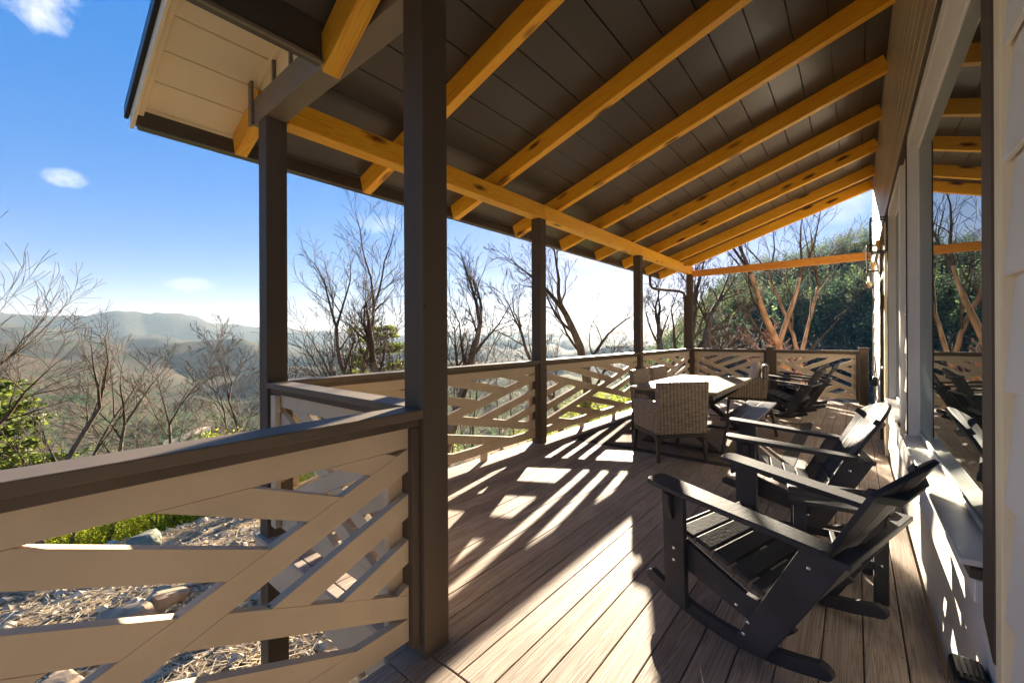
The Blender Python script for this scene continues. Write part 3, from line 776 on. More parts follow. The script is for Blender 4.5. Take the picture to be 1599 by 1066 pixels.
# ------------------------------------------------------------------ porch roof
SL = 1 / 3.0
def rz_(x, a): return a + SL * (x - PX)
RA, CA = 3.13, 3.325     # rafter underside / ceiling underside at the post line
def build_roof():
    t = thing('porch_roof', 'sloping porch roof with orange pine rafters under a dark plank ceiling', 'roof', (-1.5, 6, 2.9))
    up = Vector((-SL, 0, 1)).normalized(); hw = .19; cth = math.cos(math.atan(SL))
    rw = .088
    for yf in (2.44, 3.70, 4.95, 6.23, 7.50, 8.75, 10.05, 10.98):
        y = yf - rw / 2; dh = hw / 2
        x0, x1 = -3.965, WX - .008
        plank('rafter', PINE, t, (x0, y, rz_(x0, RA) + .0975), (x1, y, rz_(x1, RA) + .0975), rw, .185, up)
    plank('rafter', PINE, t, (-3.95, 1.235, rz_(-3.95, RA) + .0975), (-3.41, 1.235, rz_(-3.41, RA) + .0975), rw, .185, up)
    # outer beam in three lengths
    for (a, b) in ((1.30, PY[1] + .04), (PY[1] + .043, PY[2] + .0), (PY[2] + .003, 11.07)):
        plank('header_beam', PINE, t, (PX, a, BB + .093), (PX, b, BB + .093), .14, .186, bevel=.005)
    plank('tie_beam', CEDAR, t, (PX + .072, 11.0, 2.955), (WX + .02, 11.0, 2.985), .09, .155, bevel=.005)
    # ceiling planks along Y
    m = MB(); s = MB(); e = []
    x = .09 + .27 * 1; xs = []
    while x > -4.05: xs.append(x); x -= .2715
    xs.append(-4.03)
    for a, b in zip(xs[1:], xs):
        b = min(b, WX)
        if b - a < .02: continue
        for mm, y0, y1 in ((m, 1.285, 11.35), (s, .60, 1.28)):
            mm.add([(a + .004, y0, rz_(a + .004, CA)), (b - .004, y0, rz_(b - .004, CA)), (b - .004, y1, rz_(b - .004, CA)), (a + .004, y1, rz_(a + .004, CA)),
                    (a + .004, y0, rz_(a, CA) + .02), (b - .004, y0, rz_(b, CA) + .02), (b - .004, y1, rz_(b, CA) + .02), (a + .004, y1, rz_(a, CA) + .02)],
                   [(0,3,2,1),(4,5,6,7),(0,1,5,4),(1,2,6,5),(2,3,7,6),(3,0,4,7)])
    m.build('ceiling_boards', CEIL, t, bevel=.003, abs_=True)
    s.build('soffit_boards', SOFF, t, bevel=.003, abs_=True)
    # roof sheet above
    def sheet(x0, x1, y0, y1, a0, a1, name, mat):
        q = MB(); q.add([(x0,y0,rz_(x0,a0)),(x1,y0,rz_(x1,a0)),(x1,y1,rz_(x1,a0)),(x0,y1,rz_(x0,a0)),(x0,y0,rz_(x0,a1)),(x1,y0,rz_(x1,a1)),(x1,y1,rz_(x1,a1)),(x0,y1,rz_(x0,a1))],
                        [(0,3,2,1),(4,5,6,7),(0,1,5,4),(1,2,6,5),(2,3,7,6),(3,0,4,7)])
        q.build(name, mat, t, abs_=True)
    sheet(-4.06, 1.2, .57, 11.37, CA + .0215, CA + .045, 'roof_sheathing', CEIL)
    sheet(-4.10, 1.2, .545, 11.39, CA + .046, CA + .056, 'metal_roofing', BLACKM)
    # eave fascia, rake fascia, drip edge
    q = MB().box(-4.055, -4.02, .60, 11.37, 2.945, 3.095); q.build('eave_fascia', CEIL, t, bevel=.003, abs_=True)
    def rake(y0, y1, dz0, dz1, name, mat, x0=-4.07, x1=WX):
        q = MB(); q.add([(x0,y0,rz_(x0,CA)+dz0),(x1,y0,rz_(x1,CA)+dz0),(x1,y1,rz_(x1,CA)+dz0),(x0,y1,rz_(x0,CA)+dz0),(x0,y0,rz_(x0,CA)+dz1),(x1,y0,rz_(x1,CA)+dz1),(x1,y1,rz_(x1,CA)+dz1),(x0,y1,rz_(x0,CA)+dz1)],
                         [(0,3,2,1),(4,5,6,7),(0,1,5,4),(1,2,6,5),(2,3,7,6),(3,0,4,7)])
        q.build(name, mat, t, bevel=.003, abs_=True)
    rake(.595, .64, -.045, -.001, 'soffit_trim', SOFF, -4.015)
    rake(.572, .594, -.12, .02, 'rake_fascia', SOFF)
    rake(.545, .571, -.03, .045, 'drip_edge', BLACKM, -4.11)
    rake(11.37, 11.39, -.06, .045, 'rake_fascia', DARK)
    # grey gable beam over the nearest post and its end batten
    g = MB().box(-3.40, WX - .01, 1.145, 1.285, BB, BB + .19); g.build('gable_beam', GREY, t, bevel=.005, abs_=True, seg=2)
    g = MB(); x0, x1 = -3.36, WX - .01
    g.add([(x0,1.19,BB+.191),(x1,1.19,BB+.191),(x1,1.25,BB+.191),(x0,1.25,BB+.191),(x0,1.19,rz_(x0,CA)-.001),(x1,1.19,rz_(x1,CA)-.001),(x1,1.25,rz_(x1,CA)-.001),(x0,1.25,rz_(x0,CA)-.001)],
          [(0,3,2,1),(4,5,6,7),(0,1,5,4),(1,2,6,5),(2,3,7,6),(3,0,4,7)])
    g.build('gable_panel', SOFF, t, abs_=True)
    g = MB(); g.box(-3.42, -3.365, 1.125, 1.144, BB - .004, rz_(-3.39, CA) - .012); g.build('end_batten', GREY, t, bevel=.003, abs_=True)
    for xx in (-3.11, -2.84, -2.57, -2.30, -2.03):
        g = MB().box(xx, xx + .022, 1.168, 1.189, BB + .195, rz_(xx, CA) - .05); g.build('batten', GREY, t, bevel=.002, abs_=True)
    g = MB(); x0, x1 = -3.36, WX - .01; y0, y1 = 1.168, 1.1885
    g.add([(x0,y0,rz_(x0,CA)-.048),(x1,y0,rz_(x1,CA)-.048),(x1,y1,rz_(x1,CA)-.048),(x0,y1,rz_(x0,CA)-.048),(x0,y0,rz_(x0,CA)-.001),(x1,y0,rz_(x1,CA)-.001),(x1,y1,rz_(x1,CA)-.001),(x0,y1,rz_(x0,CA)-.001)],
          [(0,3,2,1),(4,5,6,7),(0,1,5,4),(1,2,6,5),(2,3,7,6),(3,0,4,7)])
    g.build('gable_trim', SOFF, t, abs_=True)
build_roof()
def build_entry_roof():
    t = thing('entry_roof', 'low dark roof edge overhead at the top left with one chipped orange rafter', 'roof', (-1, 0, 2.8))
    k = .57
    MB().box(-2.145, -2.105, -2.0, 1.03, 2.80, 3.02).build('fascia', CEIL, t, bevel=.003, abs_=True)
    MB().box(-2.104, -2.085, -2.0, 1.029, 2.795, 2.815).build('fascia_lip', GREY, t, bevel=.002, abs_=True)
    up = Vector((-k, 0, 1)).normalized()
    x0, x1 = -2.15, WX - .02; zc = 2.84
    for yy in (1.078, -.2, -1.4):
        plank('rafter', PINE, t, (x0, yy, zc), (x1, yy, zc + k * (x1 - x0)), .09, .185, up)
    m = MB(); a = -2.16
    while a < WX:
        b = min(a + .2, WX)
        zz = lambda x: 3.026 + k * (x + 2.08)
        m.add([(a+.003,-2,zz(a)),(b-.003,-2,zz(b)),(b-.003,1.135,zz(b)),(a+.003,1.135,zz(a)),(a+.003,-2,zz(a)+.04),(b-.003,-2,zz(b)+.04),(b-.003,1.135,zz(b)+.04),(a+.003,1.135,zz(a)+.04)],
              [(0,3,2,1),(4,5,6,7),(0,1,5,4),(1,2,6,5),(2,3,7,6),(3,0,4,7)])
        a += .2
    m.build('ceiling_boards', CEIL, t, abs_=True)
build_entry_roof()
def build_downspout():
    t = thing('downspout', 'thin dark downspout curving from the eave to the far corner post', 'downspout', (-3.7, 10.2, 2.6))
    P = [(-4.0, 10.35, 2.93), (-4.0, 10.35, 2.70), (-3.97, 10.40, 2.62), (-3.9, 10.50, 2.585), (-3.45, 10.88, 2.53), (-3.36, 10.95, 2.48), (-3.34, 10.98, 2.38), (-3.34, 10.98, -.6)]
    c = Vector((-3.7, 10.2, 2.6))
    MB().tube([Vector(p) - c for p in P], .034, 10).build('pipe', DARK, t, smooth=True)
    g = MB().box(-4.17, -4.06, .62, 11.36, 2.96, 3.06)
    g.build('gutter', CEIL, t, bevel=.02, abs_=True, seg=3)
build_downspout()

# ------------------------------------------------------------------ house
def build_house():
    t = thing('house', 'white lap-sided house wall with reflecting windows along the right side', 'house', (.4, 5, 0))
    sid = MB(); E = .285; zb = -.45
    def siding(y0, y1, z0, z1):
        k = 0
        z = zb
        while z < z1:
            a, b = max(z, z0), min(z + E + .02, z1)
            if b - a > .012:
                xo = lambda q: WX + .004 + (q - z) / E * .018 - .002     # bottom edge stands proud
                sid.add([(xo(a), y0, a), (xo(a) + .012, y0, a), (WX + .034, y0, b), (xo(b), y0, b), (xo(a), y1, a), (xo(a) + .012, y1, a), (WX + .034, y1, b), (xo(b), y1, b)],
                        [(0,1,2,3),(7,6,5,4),(0,4,5,1),(1,5,6,2),(2,6,7,3),(3,7,4,0)])
            z += E
    W1, W2, DR = (1.79, 3.75), (4.45, 5.79), (6.55, 7.42)
    ZS, ZH = .75, 2.62
    siding(-2.5, 1.60, zb, 2.70)
    siding(1.60, W1[1] + .08, zb, ZS - .13); siding(W1[1] + .08, W2[0] - .08, zb, 2.70); siding(W2[0] - .08, W2[1] + .08, zb, ZS - .13)
    siding(W2[1] + .08, DR[0] - .1, zb, 2.70); siding(DR[1] + .1, 11.02, zb, 2.70)
    sid.build('lap_siding', SIDE, t, bevel=.0015, abs_=True)
    up = MB(); z = 2.735
    while z < 4.6:
        up.box(WX - .004, WX + .02, -2.5, 11.05, z + .004, z + .138)
        up.box(WX + .004, WX + .02, -2.5, 11.05, z - .004, z + .0035); z += .142
    up.build('upper_boards', UPPER, t, bevel=.003, abs_=True)
    MB().box(WX - .03, WX + .02, -2.5, 11.05, 2.70, 2.725).build('drip_flashing', DARK, t, bevel=.002, abs_=True)
    w = MB(); X0, X1 = WX + .035, .9
    def wall(y0, y1, z0, z1): w.box(X0, X1, y0, y1, z0, z1)
    wall(-2.5, W1[0], -.6, 4.75); wall(W1[1], W2[0], -.6, 4.75); wall(W2[1], DR[0], -.6, 4.75); wall(DR[1], 11.0, -.6, 4.75)
    for a, b in (W1, W2): wall(a, b, -.6, ZS - .03); wall(a, b, ZH + .03, 4.75)
    wall(*DR, 2.1, 4.75)
    w.build('wall', SIDE, t, abs_=True)
    MB().box(WX - .012, WX + .05, 11.0, 11.045, -.45, 2.699).build('corner_board', TAN, t, bevel=.003, abs_=True)
    for i, (a, b) in enumerate((W1, W2)):
        f = MB()
        f.box(WX + (.0325 if i == 0 else -.02), .5, a - .03, a, ZS - .03, ZH + .03); f.box(WX - .02, .5, b, b + .03, ZS - .03, ZH + .03)    # outer jambs
        f.box(WX - .02, .5, a, b, ZH, ZH + .03)
        fr = f.build('window', WHITE, t, bevel=.003, abs_=True)
        tag(fr, 'nearest window, its big pane mirroring rafters, trees and rockers' if i == 0 else 'narrow looking second window farther along the wall')
        g = MB(); iy = .014
        g.box(.3165, .40, a + .001, a + iy, ZS + .006, ZH - .001); g.box(.3165, .40, b - iy, b - .001, ZS + .006, ZH - .001)
        g.box(.3165, .40, a + iy, b - iy, ZH - .03, ZH - .001); g.box(.3165, .40, a + iy, b - iy, ZS + .006, ZS + .03)
        fo = g.build('sash', WHITE, fr, bevel=.002)
        p = MB().box(.322, .328, a + iy - .004, b - iy + .004, ZS + .025, ZH - .026).build('pane', GLASS, fr)
        s = MB(); s.prism([(.235, ZS - .028), (.44, ZS - .012), (.44, ZS + .004), (.235, ZS - .008)], lambda x, z, y: (x, y, z), a + (.001 if i == 0 else -.06), b + .04)
        so = s.build('sill', WHITE, fr, bevel=.003)
        sl = MB().box(.255, WX + .03, a + (.001 if i == 0 else -.07), b + .05, ZS - .062, ZS - .031).build('sill_edge', DARK, fr, bevel=.003)
        ap = MB().box(.265, WX + .036, a + (.001 if i == 0 else -.07), b + .06, ZS - .128, ZS - .063).build('apron', WHITE, fr, bevel=.003)
        c = MB(); c.box(.258, WX - .0205, b + .001, b + .02, ZS - .03, 2.699)
        c.build('casing_edge', DARK, fr, bevel=.002)
        c = MB(); c.box(.266, WX + .03, b + .031, b + .085, ZS - .06, 2.699)
        c.box(.266, WX + .03, a, b, ZH + .031, 2.699)
        c.build('casing', WHITE, fr, bevel=.003)
        if i == 0:
            c = MB(); c.prism([(.60, 1.762), (2.699, 1.762), (2.699, 1.645), (.53, 1.645)], lambda z, y, x: (x, y, z), .277, WX + .031)
            c.build('dark_casing', DARK, fr, bevel=.004)
            c = MB().box(.281, WX + .031, 1.585, 1.644, .50, 2.699); c.build('cream_casing', SOFF, fr, bevel=.004)
        else:
            c = MB().box(.266, WX + .03, a - .085, a - .031, ZS - .06, 2.699); c.build('casing', WHITE, fr, bevel=.004)
    # door
    d = MB().box(WX + .06, WX + .10, DR[0], DR[1], .02, 2.08).build('door', LEGM, t, bevel=.004, abs_=True)
    kb = MB(); kb.tube([(WX + .058, DR[0] + .1, 1.0), (WX - .0, DR[0] + .1, 1.0)], .012, 8); kb.lathe([(.001,-.03),(.022,-.024),(.03,0),(.022,.024),(.001,.03)], 12, Matrix.Translation((WX - .02, DR[0] + .1, 1.0)))
    kb.build('handle', METAL, d, smooth=True)
    c = MB(); c.box(.255, WX + .05, DR[0] - .03, DR[0] - .001, .003, 2.699); c.box(.255, WX + .05, DR[1] + .001, DR[1] + .03, .003, 2.699); c.box(.255, WX + .05, DR[0], DR[1], 2.085, 2.15)
    c.build('door_frame', DARK, d, bevel=.003)
    c = MB(); c.box(.262, WX + .04, DR[0] - .10, DR[0] - .031, .003, 2.699); c.box(.262, WX + .04, DR[1] + .031, DR[1] + .10, .003, 2.699)
    c.build('door_casing', SOFF, d, bevel=.003)
    MB().box(.275, WX + .06, DR[0], DR[1], .003, .019).build('threshold', METAL, d, bevel=.003)
    # roof over the house
    MB().box(.9, 4, -2.5, 11, -.6, 4.7).build('house_body', SIDE, t, abs_=True)
build_house()

def lantern(y, label):
    t = thing('wall_lantern', label, 'lantern', (WX - .002, y, 2.29), 0, 'wall lanterns on the house wall')
    w, h, r = .15, .36, .007
    MB().box(-.012, -.001, -.045, .045, .08, .30).build('back_plate', BLACKM, t, bevel=.004)
    m = MB(); x0, x1 = -.02 - .135, -.02
    for z in (0.0, h):
        for a, b in (((x0,-w/2),(x1,-w/2)),((x1,-w/2),(x1,w/2)),((x1,w/2),(x0,w/2)),((x0,w/2),(x0,-w/2))): m.beam((a[0],a[1],z),(b[0],b[1],z), .012, .012)
    for a in ((x0,-w/2),(x1,-w/2),(x1,w/2),(x0,w/2)): m.beam((a[0],a[1],0),(a[0],a[1],h), .012, .012, (1, 0, 0))
    m.beam((x1, 0, .18), (-.005, 0, .18), .02, .02); m.beam((x0, 0, .0), (x1, 0, .0), .02, .008); m.beam((x0, 0, h), (x1, 0, h), .02, .008)
    m.build('frame', BLACKM, t)
    cx = (x0 + x1) / 2
    g = MB()
    for (a, b) in (((x0,-w/2),(x1,-w/2)),((x1,w/2),(x0,w/2)),((x0,w/2),(x0,-w/2))): g.beam((a[0],a[1],h/2),(b[0],b[1],h/2), .003, h - .02)
    g.build('glass', CLEAR, t)
    s = MB(); s.lathe([(.012, 0), (.012, .05), (.022, .06), (.026, .11), (.02, .125), (.0, .125)], 14, Matrix.Translation((cx, 0, .005))); s.build('socket', BRASS, t, smooth=True)
    b = MB(); b.lathe([(.012,.126),(.018,.14),(.03,.17),(.035,.195),(.03,.22),(.016,.238),(.0,.243)], 14, Matrix.Translation((cx, 0, .005))); b.build('bulb', CLEAR, t, smooth=True)
    f = MB(); f.tube([(cx, -.008, .14), (cx, -.012, .19), (cx, 0, .215), (cx, .012, .19), (cx, .008, .14)], .006, 6); f.build('filament', BULB, t, smooth=True)
lantern(5.98, 'nearest and highest looking black wall lantern beside the window, bulb lit')
lantern(7.72, 'middle black wall lantern with a clear lit bulb')
lantern(10.5, 'farthest wall lantern hanging lowest in view at the end of the wall')

def outlet_cover():
    t = thing('outlet_cover', 'black weatherproof outlet cover low on the white siding at the bottom right', 'outlet cover', (WX, 1.74, .36))
    m = MB(); m.box(-.075, -.001, -.07, .07, -.09, .09); m.build('box', BLACKM, t, bevel=.018, seg=4)
    m = MB()
    for i in range(5): m.box(-.066 + i * .012, -.060 + i * .012, -.035, .05, .089, .093)
    m.build('vents', LEGM, t)
    m = MB()
    for i in range(7): m.box(-.07, -.02, .071, .083, -.07 + i * .02, -.06 + i * .02)
    m.build('rib', BLACKM, t, bevel=.002)
    m = MB()     # white outlined badge
    x = -.0765; w = .018; h = .028; k = .0035
    m.box(x, x + .002, -w, w, -h, -h + k); m.box(x, x + .002, -w, w, h - k, h); m.box(x, x + .002, -w, -w + k, -h + k, h - k); m.box(x, x + .002, w - k, w, -h + k, h - k)
    m.box(x, x + .002, -.006, .006, -.012, .012)
    m.build('badge', WHITE, t)
outlet_cover()
def wall_socket():
    t = thing('outlet_box', 'small dark outlet box on the siding between the door and the far corner', 'outlet box', (WX, 9.3, .62))
    MB().box(-.06, -.001, -.05, .05, -.08, .08).build('box', LEGM, t, bevel=.015, seg=3)
    MB().box(-.064, -.0605, -.03, .03, -.05, .05).build('lid', BLACKM, t, bevel=.002)
wall_socket()

# ------------------------------------------------------------------ rocking chairs (front = +x)
def make_rocker():
    t = thing('rocking_chair', 'rocker', 'rocking chair')
    Y = .315                                       # outer face of side frames
    # runners
    def arc(x): return .085 * (abs(x - .10) / .42) ** 2
    for s in (-1, 1):
        pts = [(-.28 + i * .77 / 24) for i in range(25)]
        top = [(x, arc(x) + .062) for x in pts]; bot = [(x, arc(x)) for x in pts]
        # rounded ends
        def endcap(xc, side):
            zc = arc(xc) + .031
            return [(xc + side * .045 * math.cos(a), zc + .031 * math.sin(a)) for a in ([-1.4, -.9, -.3, .3, .9, 1.4] if side > 0 else [1.4, .9, .3, -.3, -.9, -1.4])]
        poly = bot + endcap(pts[-1], 1) + top[::-1] + endcap(pts[0], -1)
        q = MB(); q.prism(poly, lambda a, b, c: (a, c, b), s * Y - .02, s * Y + .02); q.build('runner', BLACKW, t, bevel=.005, seg=2)
        # front leg, slightly tapering
        yy = s * (Y + .001)
        q = MB(); q.prism([(.27, .055), (.385, .065), (.405, .622), (.285, .610)], lambda a, b, c: (a, c, b), yy - .016 + s * .0, yy + .016)
        q.v = [(x, y + s * .036, z) for x, y, z in q.v]
        q.build('front_leg', BLACKW, t, bevel=.004, seg=2)
        # rear support, wide slanted board
        q = MB(); q.prism([(-.10, .045), (.035, .045), (-.235, .575), (-.385, .560)], lambda a, b, c: (a, c, b), yy - .016, yy + .016)
        q.v = [(x, y + s * .036, z) for x, y, z in q.v]
        q.build('rear_leg', BLACKW, t, bevel=.004, seg=2)
        # seat stringer
        q = MB(); q.prism([(.385, .365), (.375, .255), (-.12, .115), (-.20, .20), (-.10, .245), (.0, .255), (.30, .375)][::-1], lambda a, b, c: (a, c, b), s * (Y - .002) - .016 , s * (Y - .002) + .016)
        q.build('stringer', BLACKW, t, bevel=.004, seg=2)
        # arm: front .64 high, rear .565
        A = [(.455, -.06), (.47, -.03), (.47, .055), (.452, .085), (.36, .088), (-.30, .045), (-.335, .03), (-.335, -.05), (-.28, -.062)]
        def armz(x): return .632 + (x - .45) * .09
        def af(a, b, c): return (a, s * (Y + .02) + s * b, armz(a) + c)
        q = MB(); q.prism(A, af, 0, .026)
        q.build('arm', BLACKW, t, bevel=.006, seg=2)
        # bracket under the arm
        q = MB(); q.prism([(0, .0), (.0, -.13), (.018, -.135), (.045, -.06), (.05, 0)], lambda a, b, c: (c, s * (Y + .054) + s * a, .612 + b), .33, .365)
        q.build('bracket', BLACKW, t, bevel=.003)
        for (x, z) in ((.35, .56), (.335, .33), (.335, .27), (-.26, .50), (-.03, .16), (-.01, .10), (.02, .21)):
            q = MB(); q.lathe([(0.0, .004), (.006, .003), (.0085, 0)], 8, Matrix.Translation((x, s * (Y + .053), z)) @ Matrix.Rotation(-s * R(90), 4, 'X'))
            q.build('screw', METAL, t, smooth=True)
    # seat slats following the stringers
    line = [(.405, .375), (.315, .385), (.225, .364), (.135, .335), (.045, .300), (-.045, .268)]
    for i in range(6):
        x, z = line[i]
        x2, z2 = (line[i + 1] if i < 5 else (-.13, .245))
        d = Vector((x2 - x, 0, z2 - z)).normalized(); n = Vector((-d.z, 0, d.x)); n = n if n.z > 0 else -n
        p = Vector((x, 0, z)) + n * .012; w = .081
        if i == 0: p = Vector((.418, 0, .372)); d = Vector((-.5, 0, .35)).normalized()
        q = MB().beam(p - Vector((0, .297, 0)), p + Vector((0, .297, 0)), w if i else .06, .022, up=n if i else Vector((.55, 0, .8)))
        q.build('seat_slat', BLACKW, t, bevel=.005, seg=2)
    q = MB().beam((-.20, -.296, .33), (-.20, .296, .33), .02, .09, up=(.5, 0, .85)); q.build('lower_cleat', BLACKW, t, bevel=.004)
    # back: 5 fanned slats, rounded top
    B0, B1 = Vector((-.14, 0, .26)), Vector((-.54, 0, .915)); bd = (B1 - B0); BL = bd.length; bd.normalize(); bn = Vector((bd.z, 0, -bd.x))
    if bn.x < 0: bn = -bn
    n = 5
    for i in range(n):
        c = i - 2
        wb, wt_ = .082, .112; g = .004
        yb = c * (wb + g); yt = c * (wt_ + g)
        def toplen(y): return BL * (1.0 - .19 * (abs(y) / .29) ** 2)
        pts = []
        for k in range(5):
            y = yt - wt_ / 2 + wt_ * k / 4; pts.append((y, toplen(y)))
        poly = [(yb + wb / 2, 0), *[(p_[0], p_[1]) for p_ in pts[::-1]], (yb - wb / 2, 0)]
        # slight cup across the back
        def bf(a, b, cc, c=c): 
            q_ = B0 + bd * b + bn * (cc + .05 * (a / .29) ** 2 * (b / BL)); return (q_.x, a, q_.z)
        q = MB(); q.prism(poly, bf, -.009, .011); q.build('back_slat', BLACKW, t, bevel=.003)
    # rear arm rail and upper cleat behind the back
    q = MB(); P = B0 + bd * (BL * .47)
    cr = [(-.37, -.02), (.37, -.02), (.37, .05), (.24, .05), (.12, .02), (-.12, .02), (-.24, .05), (-.37, .05)]
    q.prism(cr, lambda a, b, cc: (P.x - .05 + b * .9, a, .548 + cc), 0, .024); q.build('back_rail', BLACKW, t, bevel=.004)
    q = MB(); P2 = B0 + bd * (BL * .78)
    cr = [(-.27, -.04), (-.14, -.075), (.14, -.075), (.27, -.04), (.27, .01), (.14, -.03), (-.14, -.03), (-.27, .01)]
    q.prism(cr, lambda a, b, cc: tuple(P2 + Vector((0, a, 0)) + bd * cc + bn * (b * .8 + .02 + .045 * (a / .29) ** 2)), 0, .04); q.build('upper_cleat', BLACKW, t, bevel=.003)
    return t
rk = make_rocker()
def setup(o, loc, rz, label, group=None):
    o.location = loc; o.rotation_euler = (0, 0, rz); tag(o, label, None, group); return o
GR = 'black rocking chairs on the porch'
setup(rk, (-.284, 2.394, 0), R(163), 'black slatted rocking chair nearest the camera beside the house wall', GR)
dup(rk, (-.35, 3.876, 0), R(190), 'black rocking chair behind the nearest one, its back slats facing the camera', GR)
dup(rk, (-.88, 8.72, 0), R(172), 'black rocking chair in the distance by the far railing, seat slats glinting', GR)
dup(rk, (-.74, 9.82, 0), R(180), 'farthest black rocking chair mostly hidden behind another rocker', GR)

def make_side_table():
    t = thing('side_table', 'st', 'side table')
    n = 4; W = .40
    m = []
    for i in range(n):
        w = W / n; y = -W / 2 + i * w
        q = MB().box(-.225, .225, y + .003, y + w - .003, .455, .478); q.build('top_slat', BLACKW, t, bevel=.006, seg=2)
    for sx in (-1, 1):
        for sy in (-1, 1):
            q = MB(); q.box(sx*.175-.03, sx*.175+.03, sy*.16-.014, sy*.16+.014, 0, .452); q.build('leg', BLACKW, t, bevel=.004)
            q = MB(); q.lathe([(0, .004), (.006, .003), (.0085, 0)], 8, Matrix.Translation((sx * .175, sy * .175, .2)) @ Matrix.Rotation(-sy * R(90), 4, 'X')); q.build('screw', METAL, t, smooth=True)
    for sy in (-1, 1):
        q = MB().box(-.144, .144, sy*.16-.012, sy*.16+.012, .17, .215); q.build('stretcher', BLACKW, t, bevel=.004)
        q = MB().box(-.215, .215, sy*.16+sy*.0155-.01, sy*.16+sy*.0155+.01, .40, .452)
    q = MB().box(-.013, .013, -.147, .147, .17, .215); q.build('stretcher', BLACKW, t, bevel=.004)
    for sx in (-1, 1):
        q = MB().box(sx*.175-.012, sx*.175+.012, -.145, .145, .40, .452); q.build('apron', BLACKW, t, bevel=.003)
    return t
st = make_side_table()
setup(st, (-.095, 3.03, 0), R(8), 'small black slatted table between the two nearest rocking chairs', 'black side tables')
dup(st, (-.9, 9.27, 0), R(-5), 'small black slatted table between the two distant rocking chairs', 'black side tables')

# ------------------------------------------------------------------ dining set
def make_wicker():
    t = thing('wicker_chair', 'wc', 'chair')
    w, d = .60, .60
    # base frame and legs
    m = MB(); z0, z1 = .265, .305
    for a, b in (((-.28,-.28),(.28,-.28)),((-.28,.28),(.28,.28))): m.beam((a[0], a[1], .285), (b[0], b[1], .285), .035, .04)
    m.beam((-.28, -.262, .285), (-.28, .262, .285), .035, .04); m.beam((.28, -.262, .285), (.28, .262, .285), .035, .04)
    m.build('base_frame', LEGM, t, bevel=.003)
    for sx in (-1, 1):
        for sy in (-1, 1):
            q = MB().beam((sx*.275, sy*.275, .264), (sx*.295, sy*.285, 0), .046, .046, (1, 0, 0), .03, .03); q.build('leg', LEGM, t, bevel=.003)
    # back shell, leaning
    q = MB(); q.prism([(-.30, .307), (-.225, .307), (-.262, .865), (-.285, .885), (-.325, .885), (-.338, .87)][::-1], lambda a, b, c: (a, c, b), -.30, .30)
    q.build('back', WICK, t, bevel=.02, seg=3)
    for s in (-1, 1):
        q = MB(); q.prism([(-.228, .307), (.295, .307), (.30, .60), (.285, .625), (.20, .635), (-.245, .665)][::-1], lambda a, b, c: (a, s * c, b), .228, .299)
        q.build('arm', WICK, t, bevel=.018, seg=3)
    q = MB().box(-.224, .295, -.226, .226, .307, .40); q.build('seat', WICK, t, bevel=.01)
    q = MB().box(-.20, .30, -.222, .222, .402, .475); q.build('seat_cushion', CUSH, t, bevel=.03, seg=4)
    return t
wc = make_wicker()
GW = 'wicker dining chairs round the table'
setup(wc, (-1.70, 4.95, 0.006), R(138), 'wicker armchair at the near end of the dining table, its woven back to the camera', GW)
dup(wc, (-1.52, 8.45, 0.006), R(192), 'wicker armchair beyond the far end of the table with a cream pillow in it', GW)
dup(wc, (-2.27, 6.20, 0.006), R(0), 'left-hand wicker side chair tucked under the long side of the table by the outer railing', GW)
dup(wc, (-2.27, 6.98, 0.006), R(0), 'right-hand wicker side chair tucked under the long side of the table by the outer railing', GW)
def pillow():
    t = MB(); n = 14; W = .23
    V = []; F = []
    def zz(u, v): 
        e = (1 - u ** 4) * (1 - v ** 4); return .085 * max(0, e) ** .6
    for sgn in (1, -1):
        base = len(V)
        for i in range(n + 1):
            for j in range(n + 1):
                u, v = -1 + 2 * i / n, -1 + 2 * j / n
                pin = 1 - .07 * (1 - abs(u * v))
                V.append((W * u * pin, W * v * pin, sgn * zz(u, v) + (.006 * math.sin(9 * u + 4 * v) if abs(u) < 1 and abs(v) < 1 else 0)))
        for i in range(n):
            for j in range(n):
                a = base + i * (n + 1) + j; f = (a, a + n + 1, a + n + 2, a + 1); F.append(f if sgn > 0 else f[::-1])
    t.add(V, F)
    o = t.build('throw_pillow', CUSH, None, smooth=True)
    tag(o, 'cream throw pillow leaning in the far wicker armchair', 'pillow')
    a = R(192)
    M = Matrix.Translation((-1.52, 8.45, 0)) @ Matrix.Rotation(a, 4, 'Z') @ Matrix.Translation((-.135, 0, .70)) @ Matrix.Rotation(R(80), 4, 'Y') @ Matrix.Rotation(R(8), 4, 'Z')
    o.matrix_world = M
pillow()

def dining_table():
    t = thing('dining_table', 'pale stone-topped dining table on dark crossed legs', 'table', (-1.73, 6.15, .006))
    n = 1
    m = MB().box(-.52, .52, -1.05, 1.05, .71, .748); m.build('tabletop', TOPM, t, bevel=.006, seg=2)
    m = MB(); m.box(-.47, .47, -1.0, -.965, .655, .709); m.box(-.47, .47, .965, 1.0, .655, .709); m.box(-.47, -.435, -.964, .964, .655, .709); m.box(.435, .47, -.964, .964, .655, .709)
    m.build('apron', LEGM, t, bevel=.003)
    for sy in (-1, 1):
        y = sy * .72
        MB().beam((-.42, y, .02), (.40, y, .645), .075, .075, (0, 1, 0)).build('leg', LEGM, t, bevel=.004)
        MB().beam((.42, y + .003, .02), (-.40, y + .003, .645), .07, .07, (0, 1, 0)).build('leg', LEGM, t, bevel=.004)
        MB().box(-.47, .47, y - .04, y + .04, 0.0, .03).build('foot_bar', LEGM, t, bevel=.004)
    MB().box(-.03, .03, -.68, .68, .30, .36).build('stretcher', LEGM, t, bevel=.004)
dining_table()
